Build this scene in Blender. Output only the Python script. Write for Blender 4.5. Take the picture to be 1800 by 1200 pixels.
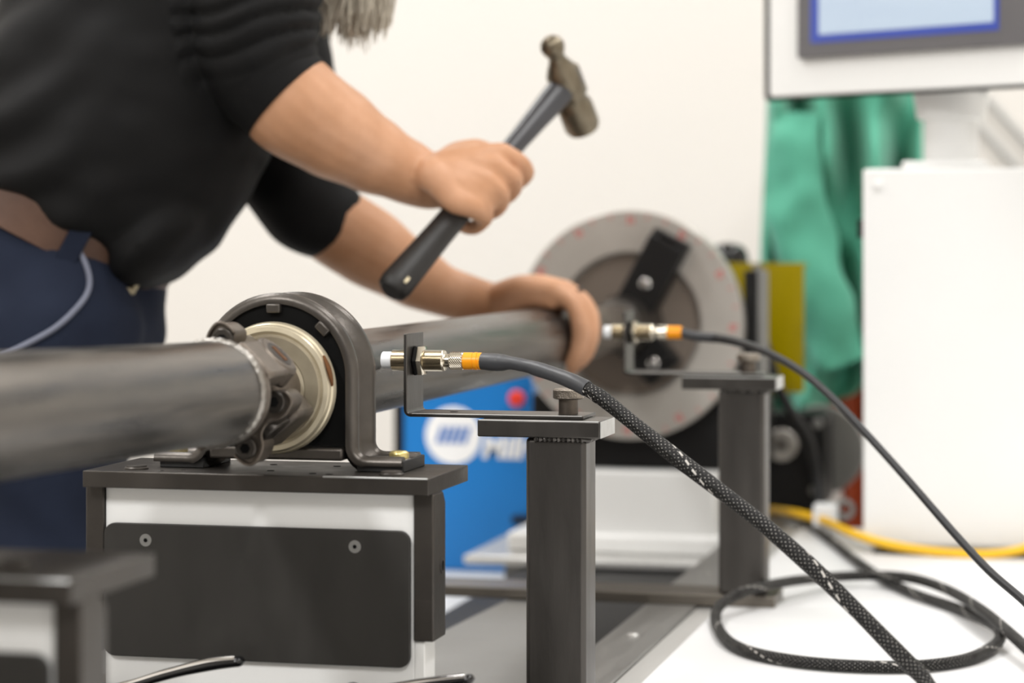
import bpy, bmesh, math, random
import numpy as np
from mathutils import Vector, Matrix, noise
from mathutils.bvhtree import BVHTree
random.seed(4)
for o in list(bpy.data.objects): bpy.data.objects.remove(o)
scene = bpy.context.scene
COL = scene.collection

# ------------------------------------------------------------------ camera
FPX = 4250.0                       # focal length in pixels of an 1800 wide frame (85 mm)
YAW = math.atan(1030.2 / FPX)      # the machine's long axis (+Y) runs 13.6 deg right of the view
H = 1.05                           # lens height above the floor
SY, CY = math.sin(YAW), math.cos(YAW)
FWD = Vector((-SY, CY, 0)); RGT = Vector((CY, SY, 0)); UP = Vector((0, 0, 1))
EYE = Vector((0, 0, H))
cam = bpy.data.cameras.new('camera'); co = bpy.data.objects.new('camera', cam); COL.objects.link(co)
co.location = EYE; co.rotation_euler = (math.pi / 2, 0, YAW)
cam.sensor_width = 36; cam.lens = 85; cam.shift_y = -175 / 1800
cam.clip_start = 0.05; cam.clip_end = 100
cam.dof.use_dof = True; cam.dof.focus_distance = 2.03; cam.dof.aperture_fstop = 4.1
scene.camera = co

# ------------------------------------------------------------------ light
w = bpy.data.worlds.new('world'); scene.world = w; w.use_nodes = True
w.node_tree.nodes['Background'].inputs[0].default_value = (1, .97, .93, 1)
w.node_tree.nodes['Background'].inputs[1].default_value = .3
def area(name, loc, rot, sx, sy, power, col=(1, .992, .985)):
    l = bpy.data.lights.new(name, 'AREA'); l.shape = 'RECTANGLE'; l.size = sx; l.size_y = sy
    l.energy = power; l.color = col
    o = bpy.data.objects.new(name, l); COL.objects.link(o); o.location = loc; o.rotation_euler = rot
    return o
for i, (lx, ly, pw) in enumerate([(-1.7, -1.3, 78), (.6, -1.3, 60), (-1.9, 1.9, 30), (.6, 1.9, 24), (-1.9, 3.7, 22), (.6, 3.7, 22)]):
    area('ceiling_lamp', (lx, ly, 3.35), (0, 0, 0), .35, 1.3, pw)
scene.view_settings.view_transform = 'Standard'
scene.view_settings.look = 'None'
scene.view_settings.exposure = 0.47
scene.view_settings.gamma = 1
scene.view_settings.use_curve_mapping = False

# ------------------------------------------------------------------ pixel to place
def ray(px, py): return FWD + RGT * ((px - 900) / FPX) - UP * ((py - 425) / FPX)
def P(px, py, d): return EYE + ray(px, py) * d
def PY(px, py, Y):
    r = ray(px, py); return EYE + r * (Y / r.y)
def PX(px, py, X):
    r = ray(px, py); return EYE + r * (X / r.x)
def PH(px, py, h):
    r = ray(px, py); return EYE + r * (-h / r.z)
def Z(h): return H - h

# ------------------------------------------------------------------ materials
def lin(c):
    return tuple(((v / 255) / 12.92 if v / 255 <= .04045 else ((v / 255 + .055) / 1.055) ** 2.4) for v in c)
MATS = {}
def mat(name, rgb, rough=.5, metal=0, var=.12, scale=12, stretch=(1, 1, 1), bump=0, bscale=None, rvar=0, spec=.5, sss=0,
        rgb2=None, coat=0, trans=0, emit=0, sheen=0):
    if name in MATS: return MATS[name]
    m = bpy.data.materials.new(name); m.use_nodes = True; nt = m.node_tree; N = nt.nodes; L = nt.links
    b = N['Principled BSDF']
    c = lin(rgb)
    tc = N.new('ShaderNodeTexCoord'); mp = N.new('ShaderNodeMapping'); mp.inputs['Scale'].default_value = stretch
    L.new(tc.outputs['Object'], mp.inputs['Vector'])
    nz = N.new('ShaderNodeTexNoise'); nz.inputs['Scale'].default_value = scale; nz.inputs['Detail'].default_value = 5
    nz.inputs['Roughness'].default_value = .6
    L.new(mp.outputs[0], nz.inputs['Vector'])
    cr = N.new('ShaderNodeValToRGB'); cr.color_ramp.elements[0].position = .3; cr.color_ramp.elements[1].position = .7
    if rgb2: c2 = lin(rgb2); cr.color_ramp.elements[0].color = (*c, 1); cr.color_ramp.elements[1].color = (*c2, 1)
    else:
        cr.color_ramp.elements[0].color = (*[v * (1 - var) for v in c], 1)
        cr.color_ramp.elements[1].color = (*[min(1, v * (1 + var)) for v in c], 1)
    L.new(nz.outputs['Fac'], cr.inputs[0]); L.new(cr.outputs[0], b.inputs['Base Color'])
    b.inputs['Roughness'].default_value = rough; b.inputs['Metallic'].default_value = metal
    b.inputs['Specular IOR Level'].default_value = spec
    if rvar:
        mr = N.new('ShaderNodeMapRange'); mr.inputs[1].default_value = .3; mr.inputs[2].default_value = .7
        mr.inputs[3].default_value = max(.03, rough - rvar); mr.inputs[4].default_value = min(1, rough + rvar)
        L.new(nz.outputs['Fac'], mr.inputs[0]); L.new(mr.outputs[0], b.inputs['Roughness'])
    if bump:
        n2 = N.new('ShaderNodeTexNoise'); n2.inputs['Scale'].default_value = bscale or scale * 6; n2.inputs['Detail'].default_value = 4
        L.new(mp.outputs[0], n2.inputs['Vector'])
        bp = N.new('ShaderNodeBump'); bp.inputs['Strength'].default_value = bump; bp.inputs['Distance'].default_value = .002
        L.new(n2.outputs['Fac'], bp.inputs['Height']); L.new(bp.outputs[0], b.inputs['Normal'])
    if sss:
        b.inputs['Subsurface Weight'].default_value = sss; b.inputs['Subsurface Radius'].default_value = (.012, .005, .003)
        b.inputs['Subsurface Scale'].default_value = 1
    if coat: b.inputs['Coat Weight'].default_value = coat; b.inputs['Coat Roughness'].default_value = .1
    if trans: b.inputs['Transmission Weight'].default_value = trans
    if sheen: b.inputs['Sheen Weight'].default_value = sheen; b.inputs['Sheen Roughness'].default_value = .5
    if emit: L.new(cr.outputs[0], b.inputs['Emission Color']); b.inputs['Emission Strength'].default_value = emit
    MATS[name] = m; return m

M_WALL = mat('cream_paint', (236, 232, 226), .8, var=.01, scale=2)
M_WALL2 = mat('grey_wall_paint', (116, 112, 108), .8, var=.03, scale=2)
M_CEIL = mat('ceiling_paint', (235, 233, 228), .9, var=.01, scale=2)
M_FLOOR = mat('concrete', (150, 146, 140), .6, var=.1, scale=3, bump=.1)
M_WHITE = mat('white_enamel', (236, 236, 234), .35, var=.015, scale=6)
M_WHITET = mat('white_tabletop', (226, 226, 226), .45, var=.012, scale=5, stretch=(1, 6, 1))
M_TUBE = mat('mill_scale_steel', (68, 66, 65), .34, .85, rgb2=(122, 117, 111), scale=9, stretch=(12, .7, 12), rvar=.10, bump=.05, bscale=60)
M_YOKE = mat('forged_steel', (86, 80, 74), .45, .75, rgb2=(124, 114, 104), scale=20, bump=.25, bscale=120)
M_WELD = mat('weld_bead_steel', (150, 146, 140), .35, .9, var=.2, scale=60, bump=.5, bscale=200)
M_BRKT = mat('stamped_steel', (72, 68, 64), .36, .75, rgb2=(96, 91, 86), scale=14, bump=.12, bscale=150)
M_PLATE = mat('black_oxide_steel', (70, 66, 62), .38, .7, var=.16, scale=18, bump=.08, bscale=140, rvar=.08)
M_PLATE2 = mat('dark_bar_steel', (80, 77, 74), .36, .75, var=.14, scale=10, stretch=(3, 3, .6), bump=.06, bscale=120, rvar=.08)
M_BASEBAR = mat('tan_bar_steel', (112, 106, 98), .35, .7, var=.12, scale=10, stretch=(.6, 3, 3), rvar=.06)
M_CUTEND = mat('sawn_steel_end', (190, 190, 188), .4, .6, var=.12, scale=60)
M_COVER = mat('dark_anodised_cover', (44, 42, 39), .5, .15, var=.2, scale=9, stretch=(2.5, 1, 1), rvar=.08)
M_PAD = mat('black_block', (36, 36, 36), .5, .1, var=.12, scale=20)
M_RUBBER = mat('black_rubber', (9, 9, 9), .8, var=.2, scale=30, spec=.15)
M_CREAM = mat('cream_zinc', (206, 194, 166), .33, .55, rgb2=(224, 214, 190), scale=14, rvar=.06)
M_TAN = mat('worn_zinc_face', (140, 130, 112), .45, .5, rgb2=(172, 162, 140), scale=16, bump=.1)
M_RUST = mat('rust_patch', (92, 54, 14), .8, var=.3, scale=40)
M_NICKEL = mat('nickel_plate', (214, 206, 190), .2, 1, var=.04, scale=40)
M_KNURL = mat('knurled_steel', (150, 142, 132), .35, 1, var=.15, scale=200, bump=.6, bscale=700)
M_WPLAS = mat('white_plastic', (236, 238, 240), .4, var=.01)
M_ORANGE = mat('orange_plastic', (246, 158, 18), .35, var=.04, scale=20)
M_SHRINK = mat('heat_shrink', (62, 63, 66), .42, var=.08, scale=20, bump=.25, bscale=60)
M_CABLE = mat('black_cable_jacket', (22, 23, 26), .5, var=.1, scale=30)
M_YCABLE = mat('yellow_cable_jacket', (240, 188, 20), .45, var=.05, scale=30)
M_BLACK = mat('black_paint', (15, 14, 14), .5, var=.15, scale=10, spec=.3)
M_BLACKG = mat('gloss_black', (14, 14, 15), .15, var=.1, scale=10)
M_GREYD = mat('grey_paint', (128, 127, 124), .5, var=.05, scale=8)
M_RAIL = mat('ground_steel_rail', (150, 149, 147), .38, .6, var=.08, scale=8, stretch=(8, .6, 1), rvar=.06)
M_RAIL2 = mat('bright_steel_edge', (206, 205, 202), .35, .4, var=.05, scale=8, stretch=(8, .6, 1))
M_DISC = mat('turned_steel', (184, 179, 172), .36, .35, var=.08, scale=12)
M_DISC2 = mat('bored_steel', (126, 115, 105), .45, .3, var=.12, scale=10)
M_RED = mat('red_ink', (200, 104, 98), .6, var=.1, scale=40)
M_ESTOP = mat('red_plastic', (236, 62, 44), .35, var=.05)
M_BLUE = mat('blue_enamel', (0, 118, 196), .4, var=.03, scale=5)
M_LOGOW = mat('white_decal', (244, 244, 244), .5, var=.01)
M_LOGOB = mat('blue_decal', (70, 118, 190), .5, var=.02)
M_YELLOW = mat('yellow_acrylic', (168, 148, 0), .2, var=.06, scale=5, spec=.6)
M_GREEN = mat('green_cotton', (88, 172, 145), .85, var=.07, scale=7, bump=.2, bscale=300, sheen=.2)
M_RUSTC = mat('rust_orange_sheet', (150, 58, 18), .55, var=.15, scale=4)
M_SKIN = mat('skin', (188, 138, 102), .5, rgb2=(208, 160, 128), scale=16, bump=.15, bscale=160, sss=.05, spec=.35)
M_SHIRT = mat('black_knit', (9, 9, 10), .75, var=.12, scale=20, bump=.1, bscale=500, spec=.28)
M_PANTS = mat('navy_cotton', (27, 33, 49), .85, rgb2=(34, 41, 58), scale=10, bump=.15, bscale=400, spec=.2)
M_PIPE = mat('grey_blue_piping', (112, 116, 132), .7, var=.08, scale=30)
M_BELT = mat('brown_leather', (84, 60, 48), .5, rgb2=(98, 72, 58), scale=30, bump=.2)
M_BUCKLE = mat('pale_brass', (190, 178, 150), .3, 1, var=.05)
M_HAIR = mat('grey_hair', (150, 140, 124), .7, rgb2=(206, 198, 182), scale=40)
M_SHOE = mat('dark_leather', (30, 26, 24), .5, var=.1)
M_EYE = mat('eye_white', (230, 228, 222), .2, var=.02)
M_GRIP = mat('black_rubber_grip', (26, 24, 23), .5, var=.12, scale=60, bump=.2)
M_FIBRE = mat('dark_fibreglass', (58, 58, 62), .35, var=.1, scale=30)
M_HAMMER = mat('worn_hammer_steel', (104, 95, 80), .38, .85, rgb2=(140, 130, 112), scale=40, rvar=.1, bump=.1)
M_CHROME = mat('chrome', (214, 212, 210), .12, 1, var=.03)
M_BEZEL = mat('grey_bezel', (98, 96, 98), .45, var=.03)
M_BLUEF = mat('blue_screen_frame', (56, 74, 158), .4, var=.02, emit=.12)
M_SCREEN = mat('screen', (150, 164, 182), .3, rgb2=(160, 174, 188), scale=5, stretch=(.4, 1, 5), emit=.4)
M_BRASS = mat('yellow_zinc', (226, 208, 140), .3, .8, var=.15, scale=40)

# braided sleeve: black weave with light flecks, along the cable's own uv
def braid_mat():
    m = bpy.data.materials.new('braided_sleeve'); m.use_nodes = True; nt = m.node_tree; N = nt.nodes; L = nt.links
    b = N['Principled BSDF']; b.inputs['Roughness'].default_value = .6; b.inputs['Specular IOR Level'].default_value = .25
    uv = N.new('ShaderNodeUVMap'); uv.uv_map = 'UVMap'
    sep = N.new('ShaderNodeSeparateXYZ'); L.new(uv.outputs[0], sep.inputs[0])
    def math_(op, a, bb=None, v=None):
        n = N.new('ShaderNodeMath'); n.operation = op
        L.new(a, n.inputs[0]) if not isinstance(a, float) else setattr(n.inputs[0], 'default_value', a)
        if bb is not None:
            if isinstance(bb, float): n.inputs[1].default_value = bb
            else: L.new(bb, n.inputs[1])
        return n.outputs[0]
    U = math_('MULTIPLY', sep.outputs[0], 2 * math.pi)       # u: around (0..1)
    V = sep.outputs[1]                                       # v: metres along
    s1 = math_('SINE', math_('ADD', math_('MULTIPLY', U, 5.0), math_('MULTIPLY', V, 640.0)))
    s2 = math_('SINE', math_('SUBTRACT', math_('MULTIPLY', U, 5.0), math_('MULTIPLY', V, 640.0)))
    pr = math_('MULTIPLY', s1, s2)
    dot = math_('GREATER_THAN', math_('ABSOLUTE', pr), .93)
    nz = N.new('ShaderNodeTexNoise'); nz.inputs['Scale'].default_value = 60; L.new(uv.outputs[0], nz.inputs['Vector'])
    vis = math_('GREATER_THAN', nz.outputs['Fac'], .44)
    dots = math_('MULTIPLY', dot, vis)
    # one light tracer thread winding slowly round the sleeve
    sp = math_('FRACT', math_('SUBTRACT', sep.outputs[0], math_('MULTIPLY', V, 7.0)))
    tr = math_('LESS_THAN', math_('ABSOLUTE', math_('SUBTRACT', sp, .5)), .022)
    ds = math_('GREATER_THAN', math_('SINE', math_('MULTIPLY', V, 620.0)), -.1)
    trace = math_('MULTIPLY', tr, ds)
    fac = math_('MAXIMUM', dots, trace)
    mx = N.new('ShaderNodeMix'); mx.data_type = 'RGBA'
    L.new(fac, mx.inputs['Factor']); mx.inputs['A'].default_value = (*lin((20, 19, 18)), 1); mx.inputs['B'].default_value = (*lin((188, 184, 178)), 1)
    L.new(mx.outputs['Result'], b.inputs['Base Color'])
    bp = N.new('ShaderNodeBump'); bp.inputs['Strength'].default_value = .5; bp.inputs['Distance'].default_value = .0006
    L.new(pr, bp.inputs['Height']); L.new(bp.outputs[0], b.inputs['Normal'])
    return m
M_BRAID = braid_mat()

# ------------------------------------------------------------------ mesh helpers
def frame_of(d):
    d = d.normalized(); a = Vector((0, 0, 1)) if abs(d.z) < .9 else Vector((1, 0, 0))
    x = a.cross(d).normalized(); y = d.cross(x); return x, y
def smooth(pts, n=6, vals=None):
    """Catmull-Rom through the points; vals are carried along."""
    pts = [Vector(p) for p in pts]; out, ov = [], []
    m = len(pts)
    for i in range(m - 1):
        p0, p1, p2, p3 = pts[max(i - 1, 0)], pts[i], pts[i + 1], pts[min(i + 2, m - 1)]
        for k in range(n):
            t = k / n
            out.append(.5 * ((2 * p1) + (p2 - p0) * t + (2 * p0 - 5 * p1 + 4 * p2 - p3) * t * t + (3 * p1 - p0 - 3 * p2 + p3) * t ** 3))
            if vals is not None:
                e = t * t * (3 - 2 * t); ov.append(vals[i] * (1 - e) + vals[i + 1] * e)
    out.append(pts[-1])
    if vals is not None: ov.append(vals[-1]); return out, ov
    return out
class MB:
    def __init__(s): s.v = []; s.f = []; s.uv = {}
    def add(s, vs, fs):
        b = len(s.v); s.v += [tuple(p) for p in vs]; s.f += [tuple(b + i for i in q) for q in fs]; return s
    def box(s, lo, hi):
        x0, y0, z0 = lo; x1, y1, z1 = hi
        if x0 > x1: x0, x1 = x1, x0
        if y0 > y1: y0, y1 = y1, y0
        if z0 > z1: z0, z1 = z1, z0
        return s.add([(x0, y0, z0), (x1, y0, z0), (x1, y1, z0), (x0, y1, z0), (x0, y0, z1), (x1, y0, z1), (x1, y1, z1), (x0, y1, z1)],
                     [(0, 3, 2, 1), (4, 5, 6, 7), (0, 1, 5, 4), (1, 2, 6, 5), (2, 3, 7, 6), (3, 0, 4, 7)])
    def obox(s, c, ax, ay, az):
        c, ax, ay, az = map(Vector, (c, ax, ay, az))
        vs = [c + ax * i + ay * j + az * k for k in (-1, 1) for j in (-1, 1) for i in (-1, 1)]
        return s.add(vs, [(0, 2, 3, 1), (4, 5, 7, 6), (0, 1, 5, 4), (1, 3, 7, 5), (3, 2, 6, 7), (2, 0, 4, 6)])
    def prism(s, poly, o, ex, ey, ez, t0, t1):
        """poly [(a,b)] in plane ex,ey at o, extruded t0..t1 along ez"""
        o, ex, ey, ez = map(Vector, (o, ex, ey, ez)); n = len(poly)
        vs = [o + ex * a + ey * b + ez * t0 for a, b in poly] + [o + ex * a + ey * b + ez * t1 for a, b in poly]
        fs = [tuple(range(n - 1, -1, -1)), tuple(range(n, 2 * n))] + [(i, (i + 1) % n, n + (i + 1) % n, n + i) for i in range(n)]
        return s.add(vs, fs)
    def lathe(s, o, d, prof, n=32, ref=None):
        """prof [(t, r)] along d from o; r = 0 closes"""
        o, d = Vector(o), Vector(d).normalized(); x, y = frame_of(d)
        if ref is not None: x = (Vector(ref) - d * Vector(ref).dot(d)).normalized(); y = d.cross(x)
        vs, fs = [], []
        for t, r in prof:
            vs += [o + d * t + (x * math.cos(2 * math.pi * k / n) + y * math.sin(2 * math.pi * k / n)) * r for k in range(n)]
        m = len(prof)
        for i in range(m - 1):
            for k in range(n):
                k2 = (k + 1) % n; fs.append((i * n + k, i * n + k2, (i + 1) * n + k2, (i + 1) * n + k))
        fs.append(tuple(range(n - 1, -1, -1))); fs.append(tuple(range((m - 1) * n, m * n)))
        return s.add(vs, fs)
    def cyl(s, p0, p1, r0, r1=None, n=24, ref=None):
        p0, p1 = Vector(p0), Vector(p1); L = (p1 - p0).length
        return s.lathe(p0, p1 - p0, [(0, r0), (L, r0 if r1 is None else r1)], n, ref)
    def ring(s, o, d, r0, r1, t0, t1, n=48):
        """flat annulus with thickness"""
        o, d = Vector(o), Vector(d).normalized(); x, y = frame_of(d); vs, fs = [], []
        for r, t in ((r0, t0), (r1, t0), (r1, t1), (r0, t1)):
            vs += [o + d * t + (x * math.cos(2 * math.pi * k / n) + y * math.sin(2 * math.pi * k / n)) * r for k in range(n)]
        for i in range(4):
            for k in range(n):
                k2 = (k + 1) % n; j = (i + 1) % 4; fs.append((i * n + k, j * n + k, j * n + k2, i * n + k2))
        return s.add(vs, fs)
    def torus(s, o, d, R, r, n=48, m=10, lump=0):
        o, d = Vector(o), Vector(d).normalized(); x, y = frame_of(d); vs, fs = [], []
        for k in range(n):
            a = 2 * math.pi * k / n; e = x * math.cos(a) + y * math.sin(a)
            rr = r * (1 + lump * math.sin(a * 37))
            for j in range(m):
                b = 2 * math.pi * j / m; vs.append(o + e * (R + rr * math.cos(b)) + d * rr * math.sin(b))
        for k in range(n):
            for j in range(m):
                fs.append((k * m + j, ((k + 1) % n) * m + j, ((k + 1) % n) * m + (j + 1) % m, k * m + (j + 1) % m))
        return s.add(vs, fs)
    def ell(s, c, ax, ay, az, n=20, m=12):
        c, ax, ay, az = map(Vector, (c, ax, ay, az)); vs, fs = [], []
        for i in range(1, m):
            t = math.pi * i / m
            for k in range(n):
                a = 2 * math.pi * k / n
                vs.append(c + ax * (math.sin(t) * math.cos(a)) + ay * (math.sin(t) * math.sin(a)) + az * math.cos(t))
        for i in range(m - 2):
            for k in range(n):
                fs.append((i * n + k, (i + 1) * n + k, (i + 1) * n + (k + 1) % n, i * n + (k + 1) % n))
        vs += [c + az, c - az]; T = len(vs) - 2
        for k in range(n):
            fs.append((T, k, (k + 1) % n)); fs.append((T + 1, (m - 2) * n + (k + 1) % n, (m - 2) * n + k))
        return s.add(vs, fs)
    def sweep(s, pts, radii, n=14, uv=False, flat=None, ref=None, round_ends=False):
        """tube through pts; radii a number, list, or list of (ra, rb); flat = (direction, factor)"""
        pts = [Vector(p) for p in pts]; m = len(pts)
        if not isinstance(radii, (list, tuple)): radii = [radii] * m
        radii = [r if isinstance(r, (tuple, list, np.ndarray)) else (r, r) for r in radii]
        if round_ends:
            t0 = (pts[0] - pts[1]).normalized(); t1 = (pts[-1] - pts[-2]).normalized()
            A = [(.5, .866), (.866, .5), (.98, .18)]
            pre = [(pts[0] + t0 * radii[0][1] * a, (radii[0][0] * b, radii[0][1] * b)) for a, b in reversed(A)]
            post = [(pts[-1] + t1 * radii[-1][1] * a, (radii[-1][0] * b, radii[-1][1] * b)) for a, b in A]
            pts = [p for p, _ in pre] + pts + [p for p, _ in post]
            radii = [r for _, r in pre] + radii + [r for _, r in post]; m = len(pts)
        T = [(pts[min(i + 1, m - 1)] - pts[max(i - 1, 0)]).normalized() for i in range(m)]
        x, y = frame_of(T[0])
        if ref is not None: x = (Vector(ref) - T[0] * Vector(ref).dot(T[0])).normalized()
        vs, fs, base, L = [], [], len(s.v), 0; ls = []
        for i in range(m):
            if i: L += (pts[i] - pts[i - 1]).length
            ls.append(L)
            if ref is not None: x = (Vector(ref) - T[i] * Vector(ref).dot(T[i])).normalized()
            else: x = (x - T[i] * x.dot(T[i])).normalized()
            y = T[i].cross(x); ra, rb = radii[i]
            vs += [pts[i] + x * (ra * math.cos(2 * math.pi * k / n)) + y * (rb * math.sin(2 * math.pi * k / n)) for k in range(n)]
        f0 = len(s.f)
        for i in range(m - 1):
            for k in range(n):
                k2 = (k + 1) % n; fs.append((i * n + k, i * n + k2, (i + 1) * n + k2, (i + 1) * n + k))
                if uv: s.uv[f0 + len(fs) - 1] = [(k / n, ls[i]), ((k + 1) / n, ls[i]), ((k + 1) / n, ls[i + 1]), (k / n, ls[i + 1])]
        fs.append(tuple(range(n - 1, -1, -1))); fs.append(tuple(range((m - 1) * n, m * n)))
        return s.add(vs, fs)
    def mesh(s, name, material, smooth_deg=35):
        me = bpy.data.meshes.new(name); me.from_pydata(s.v, [], s.f); me.update()
        if s.uv:
            l = me.uv_layers.new(name='UVMap')
            for p in me.polygons:
                if p.index in s.uv:
                    for li, c in zip(p.loop_indices, s.uv[p.index]): l.data[li].uv = c
        if material: me.materials.append(material)
        if smooth_deg:
            me.polygons.foreach_set('use_smooth', [True] * len(me.polygons))
            me.set_sharp_from_angle(angle=math.radians(smooth_deg))
        return me
    def build(s, name, material, parent=None, bevel=0, smooth_deg=35, label=None, segs=2):
        o = bpy.data.objects.new(name, s.mesh(name, material, smooth_deg)); COL.objects.link(o)
        if parent is not None:
            o.parent = parent; o.matrix_parent_inverse = Matrix.Identity(4); o.location = -ORG[parent.name] if parent.name in ORG else (0, 0, 0)
            ORG[o.name] = ORG.get(parent.name, Vector((0, 0, 0)))
            if o.location.length: 
                # bake the offset so the part's own frame is its thing's frame
                off = Vector(o.location); o.data.transform(Matrix.Translation(off)); o.location = (0, 0, 0)
        if bevel:
            b = o.modifiers.new('bevel', 'BEVEL'); b.width = bevel; b.segments = segs; b.limit_method = 'ANGLE'; b.angle_limit = math.radians(40)
        if label: o['label'] = label
        return o
ORG = {}
def tag(o, label, cat, group=None, kind=None):
    o['label'] = label; o['category'] = cat
    if group: o['group'] = group
    if kind: o['kind'] = kind
    return o
def thing(name, label, cat, loc, group=None):
    o = bpy.data.objects.new(name, None); COL.objects.link(o); o.location = loc; o.empty_display_size = .05
    ORG[o.name] = Vector(loc); return tag(o, label, cat, group)
def copy_tree(o, parent=None):
    c = o.copy(); COL.objects.link(c); c.parent = parent
    if parent is not None: c.matrix_parent_inverse = Matrix.Identity(4)
    for ch in o.children: copy_tree(ch, c)
    return c
def struct(name, mb, m, bevel=0):
    o = mb.build(name, m, bevel=bevel); o['kind'] = 'structure'; return o
def rrect(x0, y0, x1, y1, r, n=5):
    out = []
    for cx, cy, a0 in ((x1 - r, y0 + r, -90), (x1 - r, y1 - r, 0), (x0 + r, y1 - r, 90), (x0 + r, y0 + r, 180)):
        for k in range(n + 1):
            a = math.radians(a0 + 90 * k / n); out.append((cx + r * math.cos(a), cy + r * math.sin(a)))
    return out
EX, EY, EZ = Vector((1, 0, 0)), Vector((0, 1, 0)), Vector((0, 0, 1))

# ------------------------------------------------------------------ the room
struct('floor', MB().box((-3.6, -6, -.1), (2.6, 5.0, 0)), M_FLOOR)
struct('ceiling', MB().box((-3.6, -6, 3.5), (2.6, 5.0, 3.6)), M_CEIL)
struct('wall_back', MB().box((-3.6, 4.8, 0), (2.6, 5.0, 3.5)), M_WALL)
struct('wall_left', MB().box((-3.6, -6, 0), (-3.4, 4.8, 3.5)), M_WALL)
struct('wall_right', MB().box((2.4, -6, 0), (2.6, 4.8, 3.5)), M_WALL)
struct('wall_front', MB().box((-3.4, -6, 0), (2.4, -5.8, 3.5)), M_WALL2)

# ------------------------------------------------------------------ machine bed
HT = .400
bed = thing('machine_bed', 'long white welding lathe bed with grey steel rail and white worktop', 'machine', (-.3, 2.4, 0))
MB().box((-.404, .5, Z(HT + .02)), (.55, 3.40, Z(HT))).build('table_top', M_WHITET, bed, .002)
MB().box((-.486, .5, Z(HT + .03)), (-.430, 3.95, Z(HT))).build('rail', M_RAIL, bed, .001)
MB().box((-.4295, .5, Z(HT + .03)), (-.4045, 3.95, Z(HT + .003))).build('rail_edge', M_RAIL2, bed, .001)
MB().box((-.95, .5, Z(HT + .03)), (-.78, 2.72, Z(HT))).build('rail', M_RAIL, bed, .001)
MB().box((-.775, .5, Z(.462)), (-.4865, 3.375, Z(.452))).build('void_shade_sheet', M_BLACK, bed)  # black sheet added so the open void between the rails reads as shade
MB().box((-.486, .5, Z(HT + .20)), (-.44, 3.22, Z(HT + .0305))).build('side_beam', M_BLACK, bed)
for x, y in ((-.90, .6), (-.90, 1.7), (-.458, 3.85), (-.35, 3.3), (-.35, .6), (.48, .6), (.48, 2.2), (.48, 3.3)):
    if True:
        MB().box((x - .04, y - .04, 0), (x + .04, y + .04, Z(HT + .0305))).build('leg', M_GREYD, bed, .003)
mb = MB()
poly = [PH(a, b, HT + .003) for a, b in [(500, 1245), (640, 1176), (785, 1107), (925, 1038), (960, 1040), (1036, 1150), (1036, 1262), (500, 1262)]]
mb.prism([(p.x, p.y) for p in poly], (0, 0, Z(HT + .006)), EX, EY, EZ, 0, .004)
mb.build('tray_cover', M_GREYD, bed, .001)
for i in range(6):
    y = 1.75 + i * .33
    MB().lathe((-.458, y, Z(HT)), EZ, [(0, .006), (.002, .006), (.0035, .004)], 16).build('rail_screw', M_RAIL2, bed)

# ------------------------------------------------------------------ sensor stand
def sensor_stand():
    t = thing('sensor_stand', 'dark steel post with welded top plate, bent bracket and knurled thumbscrew, nearest the camera', 'stand', (-.438, 1.985, Z(HT)), 'steel posts carrying the sensors')
    MB().box((-.93, 1.953, Z(HT) + .0002), (-.400, 2.023, Z(.3875))).build('base_bar', M_BASEBAR, t, .0012)
    MB().box((-.463, 1.957, Z(.387)), (-.4119, 2.0016, Z(.1624))).build('post', M_PLATE2, t, .004, segs=3)
    MB().box((-.503, 1.952, Z(.1622)), (-.3987, 2.012, Z(.1482))).build('top_plate', M_PLATE2, t, .0012)
    MB().sweep([(-.5015, 1.9523, Z(.1484)), (-.4000, 1.9523, Z(.1484))], .0006, 6).build('worn_edge_highlight', M_CUTEND, t)  # bright strip: worn edge plus the bevel's ceiling highlight, put into the colour
    MB().sweep([(-.5650, 1.9713, Z(.1454)), (-.4180, 1.9713, Z(.1454))], .0004, 6).build('worn_edge_highlight', M_CUTEND, t)  # same on the bracket strip: wear and painted highlight in one
    MB().box((-.3986, 1.9525, Z(.1620)), (-.3979, 2.0115, Z(.1485))).build('plate_end', M_CUTEND, t)
    pts = []; rd = []
    n = 60
    for i in range(n + 1):                                         # rippled fillet weld along the front and right side
        a = i / n
        if a < .6: p = Vector((-.455 + (.043) * a / .6, 1.956, Z(.1632)))
        else: p = Vector((-.4110, 1.957 + .04 * (a - .6) / .4, Z(.1636)))
        pts.append(p); rd.append(.0026 + .0009 * math.sin(i * 1.9))
    MB().sweep(pts, rd, 8).build('weld_bead', M_PLATE2, t)
    # bent flat-bar bracket: arm, tight bend, foot strip
    mb = MB()
    cx, cz, ro, ri = -.5725 + .006, Z(.1482) + .006, .006, .003
    prof = [(-.5725, Z(.0779))] + [(cx + ro * math.cos(a), cz + ro * math.sin(a)) for a in [math.pi + k * math.pi / 10 for k in range(6)]] + \
           [(-.4167, Z(.1482)), (-.4167, Z(.1452))] + [(cx + ri * math.cos(a), cz + ri * math.sin(a)) for a in [1.5 * math.pi - k * math.pi / 10 for k in range(6)]] + [(-.5695, Z(.0779))]
    mb.prism(prof, (0, 0, 0), EX, EZ, -EY, -2.023, -1.971)
    mb.build('bracket', M_PLATE2, t, .0007)
    for yy in (1.997,):
        MB().lathe((-.535, yy, Z(.1452)), EZ, [(0, .0035), (.0002, .0035)], 16).build('bracket_hole', M_RUBBER, t)
    k = MB().lathe((-.435, 1.997, Z(.1452)), EZ, [(0, .0083), (.0125, .0083)], 32).build('thumbscrew', M_YOKE, t)
    MB().lathe((-.435, 1.997, Z(.1327)), EZ, [(0, .0115), (.001, .0132), (.0075, .0132), (.0088, .0118)], 40).build('knurled_head', M_KNURL, k)
    return t
st1 = sensor_stand()
st2 = copy_tree(st1); st2.location = st2.location + Vector((.057, .68, 0))
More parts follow.
